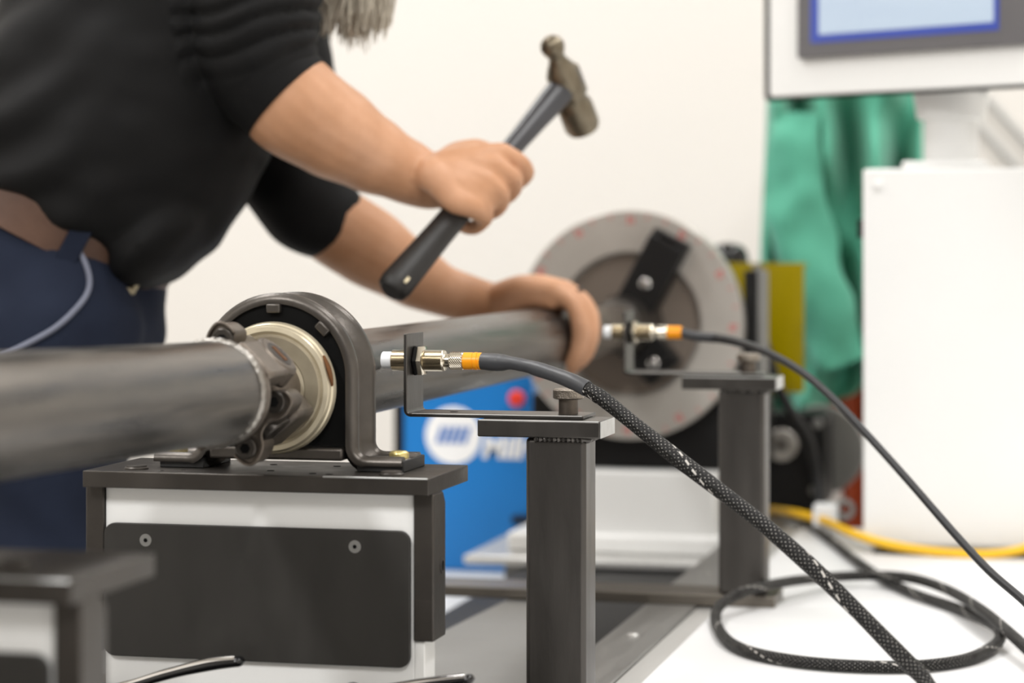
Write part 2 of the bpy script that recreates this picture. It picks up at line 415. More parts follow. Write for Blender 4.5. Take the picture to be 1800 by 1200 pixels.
st2['label'] = 'blurred dark steel post with sensor bracket standing in front of the round faceplate'

# ------------------------------------------------------------------ proximity sensor
def sensor():
    ys, zs = 1.996, Z(.1016)
    t = thing('proximity_sensor', 'nickel threaded proximity sensor with white tip in the sharp front bracket', 'sensor', (-.5985, ys, zs), 'proximity sensors')
    O = Vector((0, ys, zs))
    def L(name, m, prof, n=32, parent=None):
        return MB().lathe(O, EX, prof, n).build(name, m, parent or t)
    L('tip', M_WPLAS, [(-.5985, .0066), (-.5978, .0073), (-.5890, .0073)])
    pr = []; x = -.5894
    while x < -.5738: pr += [(x, .0083), (x + .0006, .0093)]; x += .0012
    L('threaded_barrel', M_NICKEL, pr + [(-.5735, .0088)])
    pr = []; x = -.5630
    while x < -.5450: pr += [(x, .0083), (x + .0006, .0093)]; x += .0012
    L('threaded_barrel', M_NICKEL, [(-.5735, .0085)] + pr + [(-.5443, .0092), (-.5425, .0086), (-.5422, .006)])
    L('lock_nut', M_BLACK, [(-.5694, .0128), (-.5682, .0142), (-.5664, .0142), (-.5656, .0132)], 6)
    L('hex_nut', M_NICKEL, [(-.5655, .0128), (-.5650, .0140), (-.5612, .0140), (-.5605, .0128)], 6)
    L('neck', M_NICKEL, [(-.5425, .0058), (-.5380, .0058)])
    mb = MB(); n = 40; vs, fs = [], []
    rows = 14
    for i in range(rows):
        for k in range(n):
            a = 2 * math.pi * k / n
            r = .0074 + (.0004 if (i + k) % 2 else 0) - (.0008 if i in (0, rows - 1) else 0)
            vs.append((-.5382 + .0122 * i / (rows - 1), ys + r * math.cos(a), zs + r * math.sin(a)))
    for i in range(rows - 1):
        for k in range(n): fs.append((i * n + k, i * n + (k + 1) % n, (i + 1) * n + (k + 1) % n, (i + 1) * n + k))
    fs += [tuple(range(n - 1, -1, -1)), tuple(range((rows - 1) * n, rows * n))]
    mb.add(vs, fs).build('knurled_nut', M_NICKEL, t, smooth_deg=0)
    L('collar', M_ORANGE, [(-.5260, .0068), (-.5258, .0074), (-.5180, .0074), (-.5178, .0070), (-.5168, .0070), (-.5166, .0076), (-.5140, .0076), (-.5138, .0070), (-.5128, .0070), (-.5126, .0074), (-.5100, .0072)])
    return t
se1 = sensor()
se2 = copy_tree(se1); se2.location = se2.location + Vector((.057, .68, 0))
se2['label'] = 'blurred nickel proximity sensor with orange collar in front of the round faceplate'

# ------------------------------------------------------------------ sensor cables
c1 = thing('sensor_cable', 'braided black sensor cable with grey heat-shrink sweeping from the front sensor to lower right', 'cable', (-.51, 1.996, Z(.1016)), 'sensor cables')
s0 = Vector((-.5105, 1.996, Z(.1016)))
sp, sr = smooth([s0, PY(862, 636, 1.994), PY(880, 637, 1.992), PY(900, 638, 1.988), PY(925, 643, 1.984), PY(950, 650, 1.978), PY(980, 660, 1.97), PY(1010, 672, 1.96), PY(1032, 683, 1.955)], 6,
                [.0072, .0075, .0074, .0056, .0056, .0063, .0062, .0066, .0068])
sr = [r * (1 + .05 * noise.noise(Vector((i * .45, 3, 0)))) for i, r in enumerate(sr)]
MB().sweep(sp, sr, 20).build('heat_shrink', M_SHRINK, c1)
bp = smooth([PY(1029, 681.5, 1.956), PY(1060, 701, 1.945), PY(1110, 741, 1.93), PY(1180, 797, 1.91), PY(1260, 858, 1.89), PY(1340, 920, 1.875), PY(1420, 990, 1.865),
             PY(1500, 1067, 1.857), PY(1560, 1128, 1.85), PY(1615, 1183, 1.845), PY(1680, 1240, 1.83), Vector((.02, 1.80, Z(HT) + .008)), Vector((.3, 1.76, Z(HT) + .0065))], 8)
nb = len(bp)
MB().sweep(bp, [.0061 if i < 6 else .0063 + .0003 * math.sin(i * .3) for i in range(nb)], 24, uv=True).build('braided_sleeve', M_BRAID, c1)

c2 = thing('sensor_cable', 'plain black sensor cable arching from the far blurred sensor down across the white cabinet', 'cable', se2.location, 'sensor cables')
e0 = s0 + Vector((.057, .68, 0))
MB().sweep(smooth([e0, PY(1225, 591, 2.67), PY(1260, 594, 2.66)], 6), .0056, 16).build('heat_shrink', M_SHRINK, c2)
q = smooth([PY(1258, 593.5, 2.66), PY(1300, 602, 2.62), PY(1350, 620, 2.56), PY(1410, 654, 2.5), PY(1470, 706, 2.44), PY(1530, 770, 2.38), PY(1600, 848, 2.32), PY(1680, 940, 2.26), PY(1740, 1004, 2.22), PY(1800, 1056, 2.18), PY(1880, 1130, 2.14), Vector((.12, 2.05, Z(HT) + .006))], 8)
MB().sweep(q, [.0052 - .0014 * min(1, i / 30) for i in range(len(q))], 14).build('jacket', M_CABLE, c2)

def on(px, py, lift=.0064): return PH(px, py, HT - lift)
loop = [on(1384, 897), on(1410, 912), on(1460, 950), on(1530, 1003), on(1600, 1040), on(1680, 1068), on(1735, 1092, .010), on(1758, 1112, .012), on(1748, 1134, .008), on(1700, 1158), on(1620, 1170), on(1520, 1171),
        on(1410, 1163), on(1320, 1146), on(1275, 1122), on(1258, 1088), on(1270, 1060, .016), on(1320, 1036, .025), on(1400, 1020, .02), on(1500, 1012, .012), on(1590, 1014, .018), on(1660, 1034, .018), on(1720, 1068, .022), on(1770, 1108, .02), on(1820, 1155, .015), on(1900, 1240, .01)]
lp = smooth(loop, 8)
cl = MB().sweep(lp, [.0058] * len(lp), 18, uv=True).build('cable_coil', M_BRAID); tag(cl, 'braided black cable lying in one big loop on the white worktop', 'cable')
yl = smooth([PH(1352, 896, HT - .006), PH(1400, 902, HT - .021), PY(1450, 915, 3.30), PY(1500, 938, 3.16), PY(1560, 956, 3.118), PY(1640, 969, 3.112), PY(1720, 974, 3.110), PY(1780, 969, 3.112), PY(1850, 950, 3.112), PY(1950, 935, 3.10)], 8)
tag(MB().sweep(yl, .0058, 14).build('yellow_cable', M_YCABLE), 'bright yellow cable running along the foot of the white cabinet', 'cable')
tag(MB().sweep(smooth([PY(1535, 969, 3.128), PY(1600, 971, 3.128), PY(1700, 973, 3.128), PY(1800, 976, 3.128), PY(1900, 980, 3.128)], 6), .004, 10).build('power_lead', M_CABLE), 'thin black lead lying beneath the yellow cable', 'cable')

# ------------------------------------------------------------------ drive shaft
AX, AH = -.637, .116; AZ = Z(AH)
def cy(phi, r, Y):                 # around the shaft: phi from the top towards +X
    a = math.radians(phi); return Vector((AX + r * math.sin(a), Y, AZ + r * math.cos(a)))
shaft = thing('drive_shaft', 'long two-piece steel drive shaft with a universal joint beside the hanger bearing', 'shaft', (AX, 1.83, AZ))
J = Vector((AX, 1.689, Z(.1117))); A0 = Vector((AX + .0037, 1.323, Z(.1033))); nd = (A0 - J).normalized()
MB().cyl(J, J + nd * 1.15, .0381, n=96).build('tube', M_TUBE, shaft, label='near drive shaft tube, blurred towards the left')
MB().torus(J, EY, .0375, .0035, 96, 10, .12).build('weld_bead', M_WELD, shaft)
MB().cyl((AX, 1.84, AZ), (AX, 2.84, AZ), .0381, n=96).build('tube', M_TUBE, shaft, label='far drive shaft tube under the hand')
MB().torus((AX, 2.835, AZ), EY, .0372, .003, 96, 8, .12).build('weld_bead', M_WELD, shaft)
MB().lathe((AX, 2.83, AZ), EY, [(0, .0375), (.06, .0372), (.10, .034), (.22, .034), (.24, .030), (.40, .030)], 64).build('tail_yoke', M_YOKE, shaft)
# tube yoke of the near piece
yk = MB().lathe((AX, 1.690, AZ + .003), EY, [(0, .0378), (.008, .0395), (.018, .039), (.026, .030), (.030, .018)], 64)
def polar(th, r, Y, off=0):
    a = math.radians(th); return Vector((AX + r * math.cos(a) - off * math.sin(a), Y, AZ + r * math.sin(a) + off * math.cos(a)))
def rad(th): return Vector((math.cos(math.radians(th)), 0, math.sin(math.radians(th))))
def tang(th): return Vector((-math.sin(math.radians(th)), 0, math.cos(math.radians(th))))
for th in (46, 226):
    yk.obox(polar(th, .0335, 1.727), rad(th) * .008, tang(th) * .018, EY * .024)
    yk.cyl(polar(th, .0245, 1.752), polar(th, .0425, 1.752), .0205, .0190, 32)
y1 = yk.build('tube_yoke', M_YOKE, shaft, .003)
for th in (46, 226):
    MB().cyl(polar(th, .0424, 1.752), polar(th, .0428, 1.752), .0120, n=24).build('yoke_bore', M_PLATE, y1)
    MB().obox(polar(th, .0428, 1.752), rad(th) * .0006, tang(th) * .0075, EY * .003).build('bore_rust', M_RUST, y1)
# end yoke on the bearing side, with straps
ek = MB().lathe((AX, 1.775, AZ), EY, [(0, .016), (.012, .024), (.034, .026), (.046, .026)], 48)
for th in (-48, 132):
    ek.obox(polar(th, .030, 1.782), rad(th) * .011, tang(th) * .021, EY * .022)
ek.build('end_yoke', M_YOKE, shaft, .004)
cr = MB()
for th in (46, -44):
    cr.cyl(polar(th, -.032, 1.752), polar(th, .032, 1.752), .010, n=20)
cr.build('joint_cross', M_YOKE, shaft)
for th in (-48, 132):
    MB().cyl(polar(th, .018, 1.752), polar(th, .040, 1.752), .0145, n=28).build('bearing_cap', M_PLATE, shaft, .001)
def strap(dx, dz, dx2, dz2, out):
    a, b = Vector((AX + dx, 0, AZ + dz)), Vector((AX + dx2, 0, AZ + dz2)); e = (b - a).normalized(); o = Vector((e.z, 0, -e.x))
    if o.dot(out) < 0: o = -o
    L = (b - a).length
    cl = [(-.006, -.006), (-.0105, .002), (-.008, .010), (0, .0118), (.008, .010), (L * .38, .0035), (L * .62, .0035), (L - .008, .010), (L, .0118), (L + .008, .010), (L + .0105, .002), (L + .006, -.007), (L * .5, -.011)]
    s_ = smooth([(p[0], p[1], 0) for p in cl + cl[:1]], 4)[:-1]
    mb = MB().prism([(p.x, p.y) for p in s_], a, e, o, EY, 1.737, 1.764)
    # upstanding lip round the outside edge
    mb.sweep([a + e * p.x + o * p.y + EY * 1.736 for p in s_[4:44]], .0016, 8)
    st = mb.build('strap', M_YOKE, shaft, .0015)
    for c in (a, b):
        k = MB().lathe(Vector((c.x, 1.737, c.z)), -EY, [(0, .0085), (.003, .0085), (.004, .0075)], 24).build('strap_bolt', M_PLATE, shaft)
        MB().lathe(Vector((c.x, 1.7329, c.z)), -EY, [(0, .0042), (.0003, .0042)], 6).build('socket', M_RUBBER, k)
strap(.0316, -.005, .0087, -.0405, Vector((.8, 0, -.6)))
strap(-.030, .012, -.010, .042, Vector((-.8, 0, .6)))
# slinger disc
sl = MB().lathe((AX, 1.812, AZ), EY, [(.004, .0), (.004, .026), (.0005, .030), (0, .041), (.002, .0435)], 96).build('slinger_face', M_TAN, shaft)
MB().lathe((AX, 1.812, AZ), EY, [(.0015, .0430), (-.001, .0455), (-.0005, .0490), (.003, .0505), (.0045, .0502), (.0055, .0515), (.010, .0527), (.0125, .0520), (.013, .047), (.04, .045)], 96).build('slinger_rim', M_CREAM, shaft)
mb = MB()
for k in range(16):
    th = 5 + k * 1.6; r0 = .0512
    p = polar(th, .0512, 1.8155); mb.ell(p, rad(th) * .0016 , tang(th) * .0022, EY * (.0045 * math.sin(math.pi * (k + 1) / 17)), 8, 6)
mb.build('rust_stain', M_RUST, shaft)

# ------------------------------------------------------------------ hanger bearing
hb = thing('hanger_bearing', 'grey stamped arch-shaped hanger bearing bracket with black rubber insert', 'bearing', (AX, 1.86, Z(.1725)))
Y0 = 1.829; W, R0, ZC, ZB = .0640, .0640, .0085, -.0565
path = []
rb = .011
def arcp(cx, cz, r, a0, a1, n): return [(cx + r * math.cos(math.radians(a0 + (a1 - a0) * k / n)), cz + r * math.sin(math.radians(a0 + (a1 - a0) * k / n))) for k in range(n + 1)]
right = arcp(W + rb, ZB + rb, rb, 180, 270, 6)
path = [(-x, z) for x, z in reversed([(W + .040, ZB), (W + .026, ZB)])] if False else []
rightside = arcp(0, ZC, R0, 90, 0, 20) + [(W, -.02)] + right + [(W + .024, ZB), (W + .040, ZB)]
leftside = [(-x, z) for x, z in reversed(rightside[1:])]
path = leftside + rightside
prof = [(.000, -.0060), (-.0006, -.003), (.0008, .0008), (.004, .0028), (.0085, .0028), (.0115, .0005), (.0135, -.0060), (.0165, -.0095), (.0400, -.0095), (.0430, -.0060), (.0450, .0005), (.0480, .0028), (.0540, .0028), (.0575, .0008), (.0588, -.003), (.058, -.0060),
        (.0555, -.0060), (.0552, -.004), (.051, -.0005), (.0475, -.003), (.0445, -.0115), (.0405, -.0128), (.0160, -.0128), (.0120, -.0115), (.0090, -.003), (.0055, -.0005), (.0028, -.004), (.0026, -.0060)]
vs, fs = [], []; n = len(path); m = len(prof)
for i, (x, z) in enumerate(path):
    a = path[max(i - 1, 0)]; b = path[min(i + 1, n - 1)]; tx, tz = b[0] - a[0], b[1] - a[1]; l = math.hypot(tx, tz); nx, nz_ = -tz / l, tx / l
    edge = min(i, n - 1 - i); k = 1.0
    for (yy, oo) in prof:
        if edge < 3 : 
            o2 = oo if oo > -.004 else max(oo, -.0045)          # channel floor meets the pad at the feet
        else: o2 = oo
        lift = .0 
        vs.append((AX + x + nx * o2, Y0 + yy, AZ + z + nz_ * o2 + (.0085 if edge < 8 and False else 0)))
for i in range(n - 1):
    for j in range(m): fs.append((i * m + j, i * m + (j + 1) % m, (i + 1) * m + (j + 1) % m, (i + 1) * m + j))
fs += [tuple(range(m - 1, -1, -1)), tuple(range((n - 1) * m, n * m))]
mb = MB().add(vs, fs); br = mb.build('bracket', M_BRKT, hb, smooth_deg=60)
arch = arcp(0, ZC, R0 - .0132, 0, 180, 28) + [(-(W - .0132), -.046), (W - .0132, -.046)]
MB().prism(arcp(0, ZC, R0 - .0047, 0, 180, 28) + [(-(W - .0047), -.046), (W - .0047, -.046)], (AX, Y0 + .003, AZ), EX, EZ, EY, 0, .005).build('rubber_insert', M_RUBBER, hb)
MB().prism(arch, (AX, Y0 + .0081, AZ), EX, EZ, EY, 0, .037).build('rubber_insert', M_RUBBER, hb)
MB().prism(arcp(0, ZC, R0 - .0125, 0, 180, 28) + [(-(W - .0125), -.046), (W - .0125, -.046)], (AX, Y0 + .046, AZ), EX, EZ, EY, 0, .012).build('rubber_insert', M_RUBBER, hb)
for th in (92, 46, 136):
    a = math.radians(th); c = Vector((AX + .0560 * math.cos(a), Y0 + .0035, AZ + .007 + .0560 * math.sin(a)))
    MB().obox(c, tang(th) * .0058, rad(th) * .0036, EY * .006).build('retaining_tab', M_BRKT, hb, .0012)
MB().box((AX - .056, Y0 - .002, AZ - .0575), (AX + .056, Y0 + .05, AZ - .0475)).build('base_strip', M_BRKT, hb, .002)
for sgn in (-1, 1):
    x0 = AX + sgn * (W + .018); 
    MB().box((x0 - .004 + sgn * .012, Y0 + .014, AZ - .0605), (x0 + .010 + sgn * .012, Y0 + .040, AZ - .0565)).build('foot_liner', M_CHROME, hb, .001)
    MB().lathe((x0 + sgn * .012, Y0 + .028, AZ - .0565), EZ, [(0, .008), (.004, .008), (.0055, .006)], 20).build('foot_bolt', M_BRASS, hb, .0006)

# ------------------------------------------------------------------ bearing stand (carriage)
def bearing_stand():
    t = thing('bearing_stand', 'white box stand with black cover and dark top plate under the hanger bearing', 'stand', (-.643, 1.86, Z(HT)), 'white stands along the machine')
    xl, xr, yf, yb, zt = -.7858, -.4998, 1.790, 1.910, Z(.182)
    MB().box((xl, yf, zt - .0132), (xr, yb, zt)).build('top_plate', M_PLATE, t, .0009)
    MB().sweep([(-.585, yf + .0003, zt - .0003), (xr - .001, yf + .0003, zt - .0003)], .0007, 6).build('worn_edge_highlight', M_CUTEND, t)  # edge highlight painted as a bright strip, over paint worn to metal
    for sx, x0, x1 in ((-1, -.7888, -.7730), (1, -.5157, -.4995)):
        sp_ = MB().prism([(1.803, Z(.3095)), (1.839, Z(.3095)), (1.839, Z(.2045)), (1.832, Z(.1953)), (1.803, Z(.1953))], (x0, 0, 0), EY, EZ, EX, 0, x1 - x0).build('side_plate', M_PLATE, t, .0012)
        if sx > 0:
            MB().ring((-.4996, 1.829, Z(.2535)), EX, .0042, .0062, 0, .0006, 28).build('bolt_hole_rim', M_PLATE2, sp_)
            MB().lathe((-.4996, 1.829, Z(.2535)), EX, [(0, .0042), (.0003, .0042)], 24).build('bolt_hole', M_RUBBER, sp_)
    MB().box((-.93, 1.780, Z(HT) + .0002), (-.436, 1.900, Z(.3880))).build('base_plate', M_PLATE, t, .001)
    MB().box((-.7728, 1.8062, Z(.3879)), (-.5159, 1.8370, Z(.1955))).build('box_body', M_WHITE, t, .0008)
    MB().box((-.5159, 1.8063, Z(.3879)), (-.5075, 1.8365, Z(.3100))).build('box_flange', M_WHITE, t, .0008)
    cv = MB().prism(rrect(-.7722, Z(.3302), -.5180, Z(.2242), .009), (0, 1.8060, 0), EX, EZ, -EY, 0, .005).build('cover_plate', M_COVER, t, .0007)
    for x, h in ((-.7365, .2372), (-.5625, .2372)):
        MB().lathe((x, 1.8010, Z(h)), -EY, [(0, .0050), (.0003, .0050)], 28).build('screw', M_GREYD, cv)
        MB().lathe((x, 1.8006, Z(h)), -EY, [(0, .0017), (.0003, .0017)], 6).build('screw_socket', M_RUBBER, cv)
    return t
bs = bearing_stand()
fg = copy_tree(bs)                          # the same kind of stand, out of focus right in front of the camera
fg.location = fg.location + Vector((-.036, -.585, 0)); fg['label'] = 'blurred white stand with dark top plate at the lower left corner'
for sgn, x0, x1 in ((-1, -.737, -.699), (1, -.5705, -.532)):
    MB().prism([(x0, Z(.182)), (x1, Z(.182)), (x1, Z(.1727)), (x0, Z(.1727))], (0, 1.832, 0), EX, EZ, EY, 0, .062).build('pad_block', M_PAD, bs, .0008)
for x in (-.749, -.536):
    MB().lathe((x, 1.812, Z(.182)), EZ, [(0, .0098), (.0012, .0098), (.0022, .0085), (.0030, .0085), (.0034, .007)], 28).build('plate_bolt', M_PLATE, bs)
for x, y in ((-.600, 1.81), (-.585, 1.806), (-.640, 1.825), (-.725, 1.803), (-.71, 1.812), (-.655, 1.875), (-.60, 1.873)):
    MB().lathe((x, y, Z(.182)), EZ, [(0, .003), (.0002, .003)], 16).build('tapped_hole', M_RUBBER if x > -.7 else M_CHROME, bs)
def lever(pts, radii, parent):
    pp, rr = smooth(pts, 8, radii)
    l = MB().sweep(pp, [(r, r * .62) for r in rr], 18, ref=EY, round_ends=True).build('clamp_lever', M_BLACKG, parent)
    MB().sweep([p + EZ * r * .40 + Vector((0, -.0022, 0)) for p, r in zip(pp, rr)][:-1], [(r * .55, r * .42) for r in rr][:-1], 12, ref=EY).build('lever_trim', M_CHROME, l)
    MB().lathe(pp[0] + Vector((0, .03, -.004)), -EY, [(0, .010), (.036, .010), (.038, .008)], 24).build('lever_hub', M_BLACKG, l)
lever([PY(150, 1222, 1.770), PY(230, 1204, 1.768), PY(300, 1184, 1.764), PY(370, 1168, 1.760), PY(420, 1162, 1.758)], [.006, .0055, .0062, .0075, .0068], bs)
lever([PY(600, 1224, 1.770), PY(690, 1210, 1.768), PY(760, 1200, 1.764), PY(825, 1193, 1.760)], [.006, .0055, .0062, .0060], bs)
MB().lathe((-.757, 1.30, Z(.182)), EZ, [(0, .0098), (.004, .0098), (.005, .008)], 6).build('plate_bolt', M_PLATE).location = (0, 0, 0)
pb = bpy.data.objects[-1] if False else [o for o in bpy.data.objects if o.name.startswith('plate_bolt') and o.parent is None][0]
pb.data.transform(Matrix.Translation(-ORG['bearing_stand'] - Vector((-.036, -.585, 0)) + Vector((PH(25, 998, .182).x + .757, PH(25, 998, .182).y - 1.30, 0)))); pb.parent = fg; pb.matrix_parent_inverse = Matrix.Identity(4)

# ------------------------------------------------------------------ headstock with faceplate
YD = 3.32
hs = thing('rotary_headstock', 'black motorised headstock with a big round steel faceplate and red degree marks', 'machine', (AX, 3.45, Z(HT + .05)))
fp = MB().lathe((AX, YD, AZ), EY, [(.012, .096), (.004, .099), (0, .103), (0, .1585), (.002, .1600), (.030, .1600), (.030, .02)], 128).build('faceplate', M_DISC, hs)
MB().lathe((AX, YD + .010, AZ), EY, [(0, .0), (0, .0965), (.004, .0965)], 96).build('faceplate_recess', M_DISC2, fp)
for k in range(36):
    a = 90 - k * 10; big = k % 3 == 0
    c = polar(a, .1525 if not big else .147, YD - .0002)
    o = MB().obox(c, rad(a) * (.0035 if not big else .006), tang(a) * (.0009 if not big else .0016), EY * .0004).build('degree_mark', M_RED, fp)
    if big:
        MB().obox(polar(a - 2.2, .146, YD - .0002), rad(a) * .0045, tang(a) * .0014, EY * .0004).build('degree_mark', M_RED, fp)
def jaw(th, ro=.140):
    # block slid out along the radius, stepped at its outer end
    prof_ = [(.022, -.050), (.150, -.050), (.150, -.034), (.132, -.034), (.132, -.026), (.112, -.026), (.112, -.044), (.022, -.044)]
    mb = MB().prism([(.024, 0), (ro, 0), (ro, -.034), (ro - .010, -.034), (ro - .010, -.044), (.024, -.044)], (AX, YD + .004, AZ), rad(th), EY, tang(th), -.027, .027)
    j = mb.build('chuck_jaw', M_BLACK, hs, .002)
    MB().lathe(polar(th, .066, YD - .040), -EY, [(0, .0075), (.003, .0075), (.004, .006)], 24).build('jaw_bolt', M_CHROME, j)
    MB().obox(polar(th, ro - .006, YD - .034), rad(th) * .004, tang(th) * .013, EY * .004).build('jaw_grip', M_BLACKG, j)
jaw(62); jaw(-50, .086); jaw(182, .10)
MB().lathe((AX, YD - .10, AZ), EY, [(0, .030), (.004, .036), (.05, .040), (.112, .048)], 64).build('chuck_hub', M_PLATE, hs)
MB().box((-.742, YD + .032, Z(.319)), (-.505, YD + .24, Z(.090))).build('gearbox', M_BLACK, hs, .004)
MB().box((-.784, YD + .033, Z(.319)), (-.4665, YD + .25, Z(.215))).build('gearbox_foot', M_BLACK, hs, .004)
MB().box((-.4800, YD + .032, Z(.2148)), (-.4615, YD + .09, Z(.040))).build('side_post', M_BLACK, hs, .001)
MB().box((-.4613, YD + .034, Z(.2148)), (-.4530, YD + .09, Z(.040))).build('side_rail', M_GREYD, hs, .001)
MB().box((-.5048, YD + .04, Z(.2148)), (-.4802, YD + .09, Z(.12))).build('side_web', M_BLACK, hs, .001)
MB().box((-.755, YD + .0, Z(.43)), (-.515, YD + .26, Z(.3195))).build('base', M_WHITE, hs, .004)
MB().box((-.81, YD - .01, Z(.436)), (-.488, YD + .27, Z(.408))).build('base_foot', M_WHITE, hs, .006)
MB().box((-.86, YD - .06, Z(.449)), (-.488, YD + .27, Z(.4365))).build('base_plate', M_RAIL2, hs, .003)
for x in (-.80, -.50):
    MB().box((x - .03, YD + .06, .0), (x + .03, YD + .2, Z(.4495))).build('pedestal_leg', M_GREYD, hs)
c = PY(1105, 379, YD + .012)
MB().box((c.x - .019, YD + .004, c.z - .006), (c.x + .019, YD + .026, c.z + .004)).build('pointer', M_BLACK, hs, .001)
mb = MB().lathe(PY(1280, 470, YD + .34), EZ, [(-.05, .031), (.014, .031), (.026, .028), (.034, .020), (.038, .006)], 40)
mb.build('motor_cap', M_BLACKG, hs)
# yellow acrylic guard behind the faceplate
yg = thing('acrylic_guard', 'olive-yellow acrylic guard panel standing behind the faceplate', 'guard', (-.46, YD + .3, Z(HT)))
a, b = PY(1244, 462, YD + .262), PY(1413, 690, YD + .262)
MB().prism(rrect(a.x, b.z, b.x, a.z, .004), (0, YD + .262, 0), EX, EZ, EY, 0, .006).build('panel', M_YELLOW, yg)
MB().box((a.x, YD + .268, a.z - .006), (b.x, YD + .30, a.z)).build('top_lip', M_YELLOW, yg, .001)
for px in (1332,):
    c = PY(px, 560, YD + .25); MB().box((c.x - .007, YD + .252, Z(HT)), (c.x + .005, YD + .2615, a.z - .002)).build('guard_post', M_GREYD, yg, .001)

hz = smooth([PY(1326, 520, YD + .10), PY(1336, 575, YD + .10), PY(1350, 625, YD + .12), PY(1368, 680, YD + .14), PY(1390, 722, YD + .16), PY(1420, 770, YD + .20), PY(1436, 840, YD + .22), PY(1440, 905, YD + .2)], 6)
tag(MB().sweep(hz, .0075, 14).build('black_hose', M_CABLE), 'black hose curving down in front of the olive-yellow guard', 'hose')

# ------------------------------------------------------------------ welder on its cart
ct = thing('equipment_cart', 'low white steel shelf cart carrying the blue welder behind the rails', 'cart', (-1.05, 3.55, 0))
MB().box((-1.5, 3.02, Z(.524)), (-.79, 3.30, Z(.510))).build('shelf', M_WHITE, ct, .003)
MB().box((-1.5, 3.301, Z(.524)), (-.87, 3.95, Z(.510))).build('shelf', M_WHITE, ct, .003)
for x in (-1.46, -.91):
    for y in (3.08, 3.9): MB().box((x - .02, y - .02, 0), (x + .02, y + .02, Z(.5242))).build('leg', M_GREYD, ct)
YW = 3.62
we = thing('welder', 'bright blue welding power source with a round white logo behind the sensor post', 'welder', (-.99, YW, Z(.510)))
wl, wr = PY(697, 800, YW), PY(935, 700, YW); zb, zt = Z(.510) + .001, PY(800, 600, YW).z
MB().prism(rrect(wl.x, zb, wr.x, zt, .012), (0, YW, 0), EX, EZ, EY, 0, .42).build('case', M_BLUE, we, .003)
MB().box((wl.x - .004, YW - .004, PY(700, 830, YW).z), (wl.x + .012, YW + .30, zt + .004)).build('corner_guard', M_BLACK, we, .003)
lc = PY(797, 765, YW)
MB().lathe((lc.x, YW, lc.z), -EY, [(0, .0445), (.0015, .0445)], 64).build('logo_disc', M_LOGOW, we)
for k in range(5):                                  # slanted bars of the emblem
    x0 = lc.x - .023 + k * .0105
    MB().prism([(x0 - .006, lc.z - .0125), (x0 + .0016, lc.z - .0125), (x0 + .0105, lc.z + .0135), (x0 + .003, lc.z + .0135)], (0, YW - .0016, 0), EX, EZ, -EY, 0, .0006).build('logo_bar', M_LOGOB, we)
def text_mesh(body, size, material, name, shear=0, offset=0):
    cu = bpy.data.curves.new(name, 'FONT'); cu.body = body; cu.size = size; cu.extrude = .0006; cu.shear = shear; cu.offset = offset
    o = bpy.data.objects.new(name + '_tmp', cu); COL.objects.link(o)
    dg = bpy.context.evaluated_depsgraph_get(); me = bpy.data.meshes.new_from_object(o.evaluated_get(dg))
    bpy.data.objects.remove(o); me.materials.clear(); me.materials.append(material); me.name = name; return me
me = text_mesh('Miller', .046, M_LOGOW, 'logo_lettering', .15, .0018)
lt = bpy.data.objects.new('logo_lettering', me); COL.objects.link(lt)
tp = PY(846, 803, YW - .0012)
me.transform(Matrix.Translation(tp - ORG['welder']) @ Matrix.Rotation(math.pi / 2, 4, 'X')); lt.parent = we
kc = PY(912, 699, YW)
MB().lathe((kc.x, YW, kc.z), -EY, [(0, .009), (.010, .009), (.011, .0125), (.018, .0125), (.021, .009)], 32).build('stop_button', M_ESTOP, we)
vc = PY(915, 910, YW)
MB().box((vc.x - .012, YW - .012, vc.z - .008), (vc.x + .02, YW, vc.z + .004)).build('socket_panel', M_BLACK, we, .002)

# ------------------------------------------------------------------ wire feeder, rust sheet, connector
wf = thing('wire_feeder', 'black wire feeder block with a grey drive roll between post and white cabinet', 'wire feeder', PY(1400, 900, 3.62))
a, b = PY(1335, 726, 3.6), PY(1452, 893, 3.6)
MB().prism(rrect(a.x, b.z, b.x, a.z, .012), (0, 3.6, 0), EX, EZ, EY, 0, .10).build('housing', M_BLACK, wf, .002)
rc = PY(1375, 781, 3.6)
MB().lathe((rc.x, 3.6, rc.z), -EY, [(0, .024), (.010, .024), (.012, .022), (.012, .010), (.010, .009)], 40).build('drive_roll', M_DISC, wf)
MB().lathe((rc.x, 3.59, rc.z), -EY, [(0, .006), (.006, .006)], 6).build('roll_nut', M_PLATE, wf)
dc = PY(1436, 795, 3.66)
MB().lathe((dc.x, 3.702, dc.z), EY, [(0, .066), (.006, .068), (.02, .068)], 48).build('spool_cover', M_GREYD, wf)
for px, py in ((1432, 862), (1437, 744)):
    c = PY(px, py, 3.6); MB().lathe(c, -EY, [(0, .008), (.004, .008), (.005, .006)], 20).build('housing_screw', M_GREYD, wf)
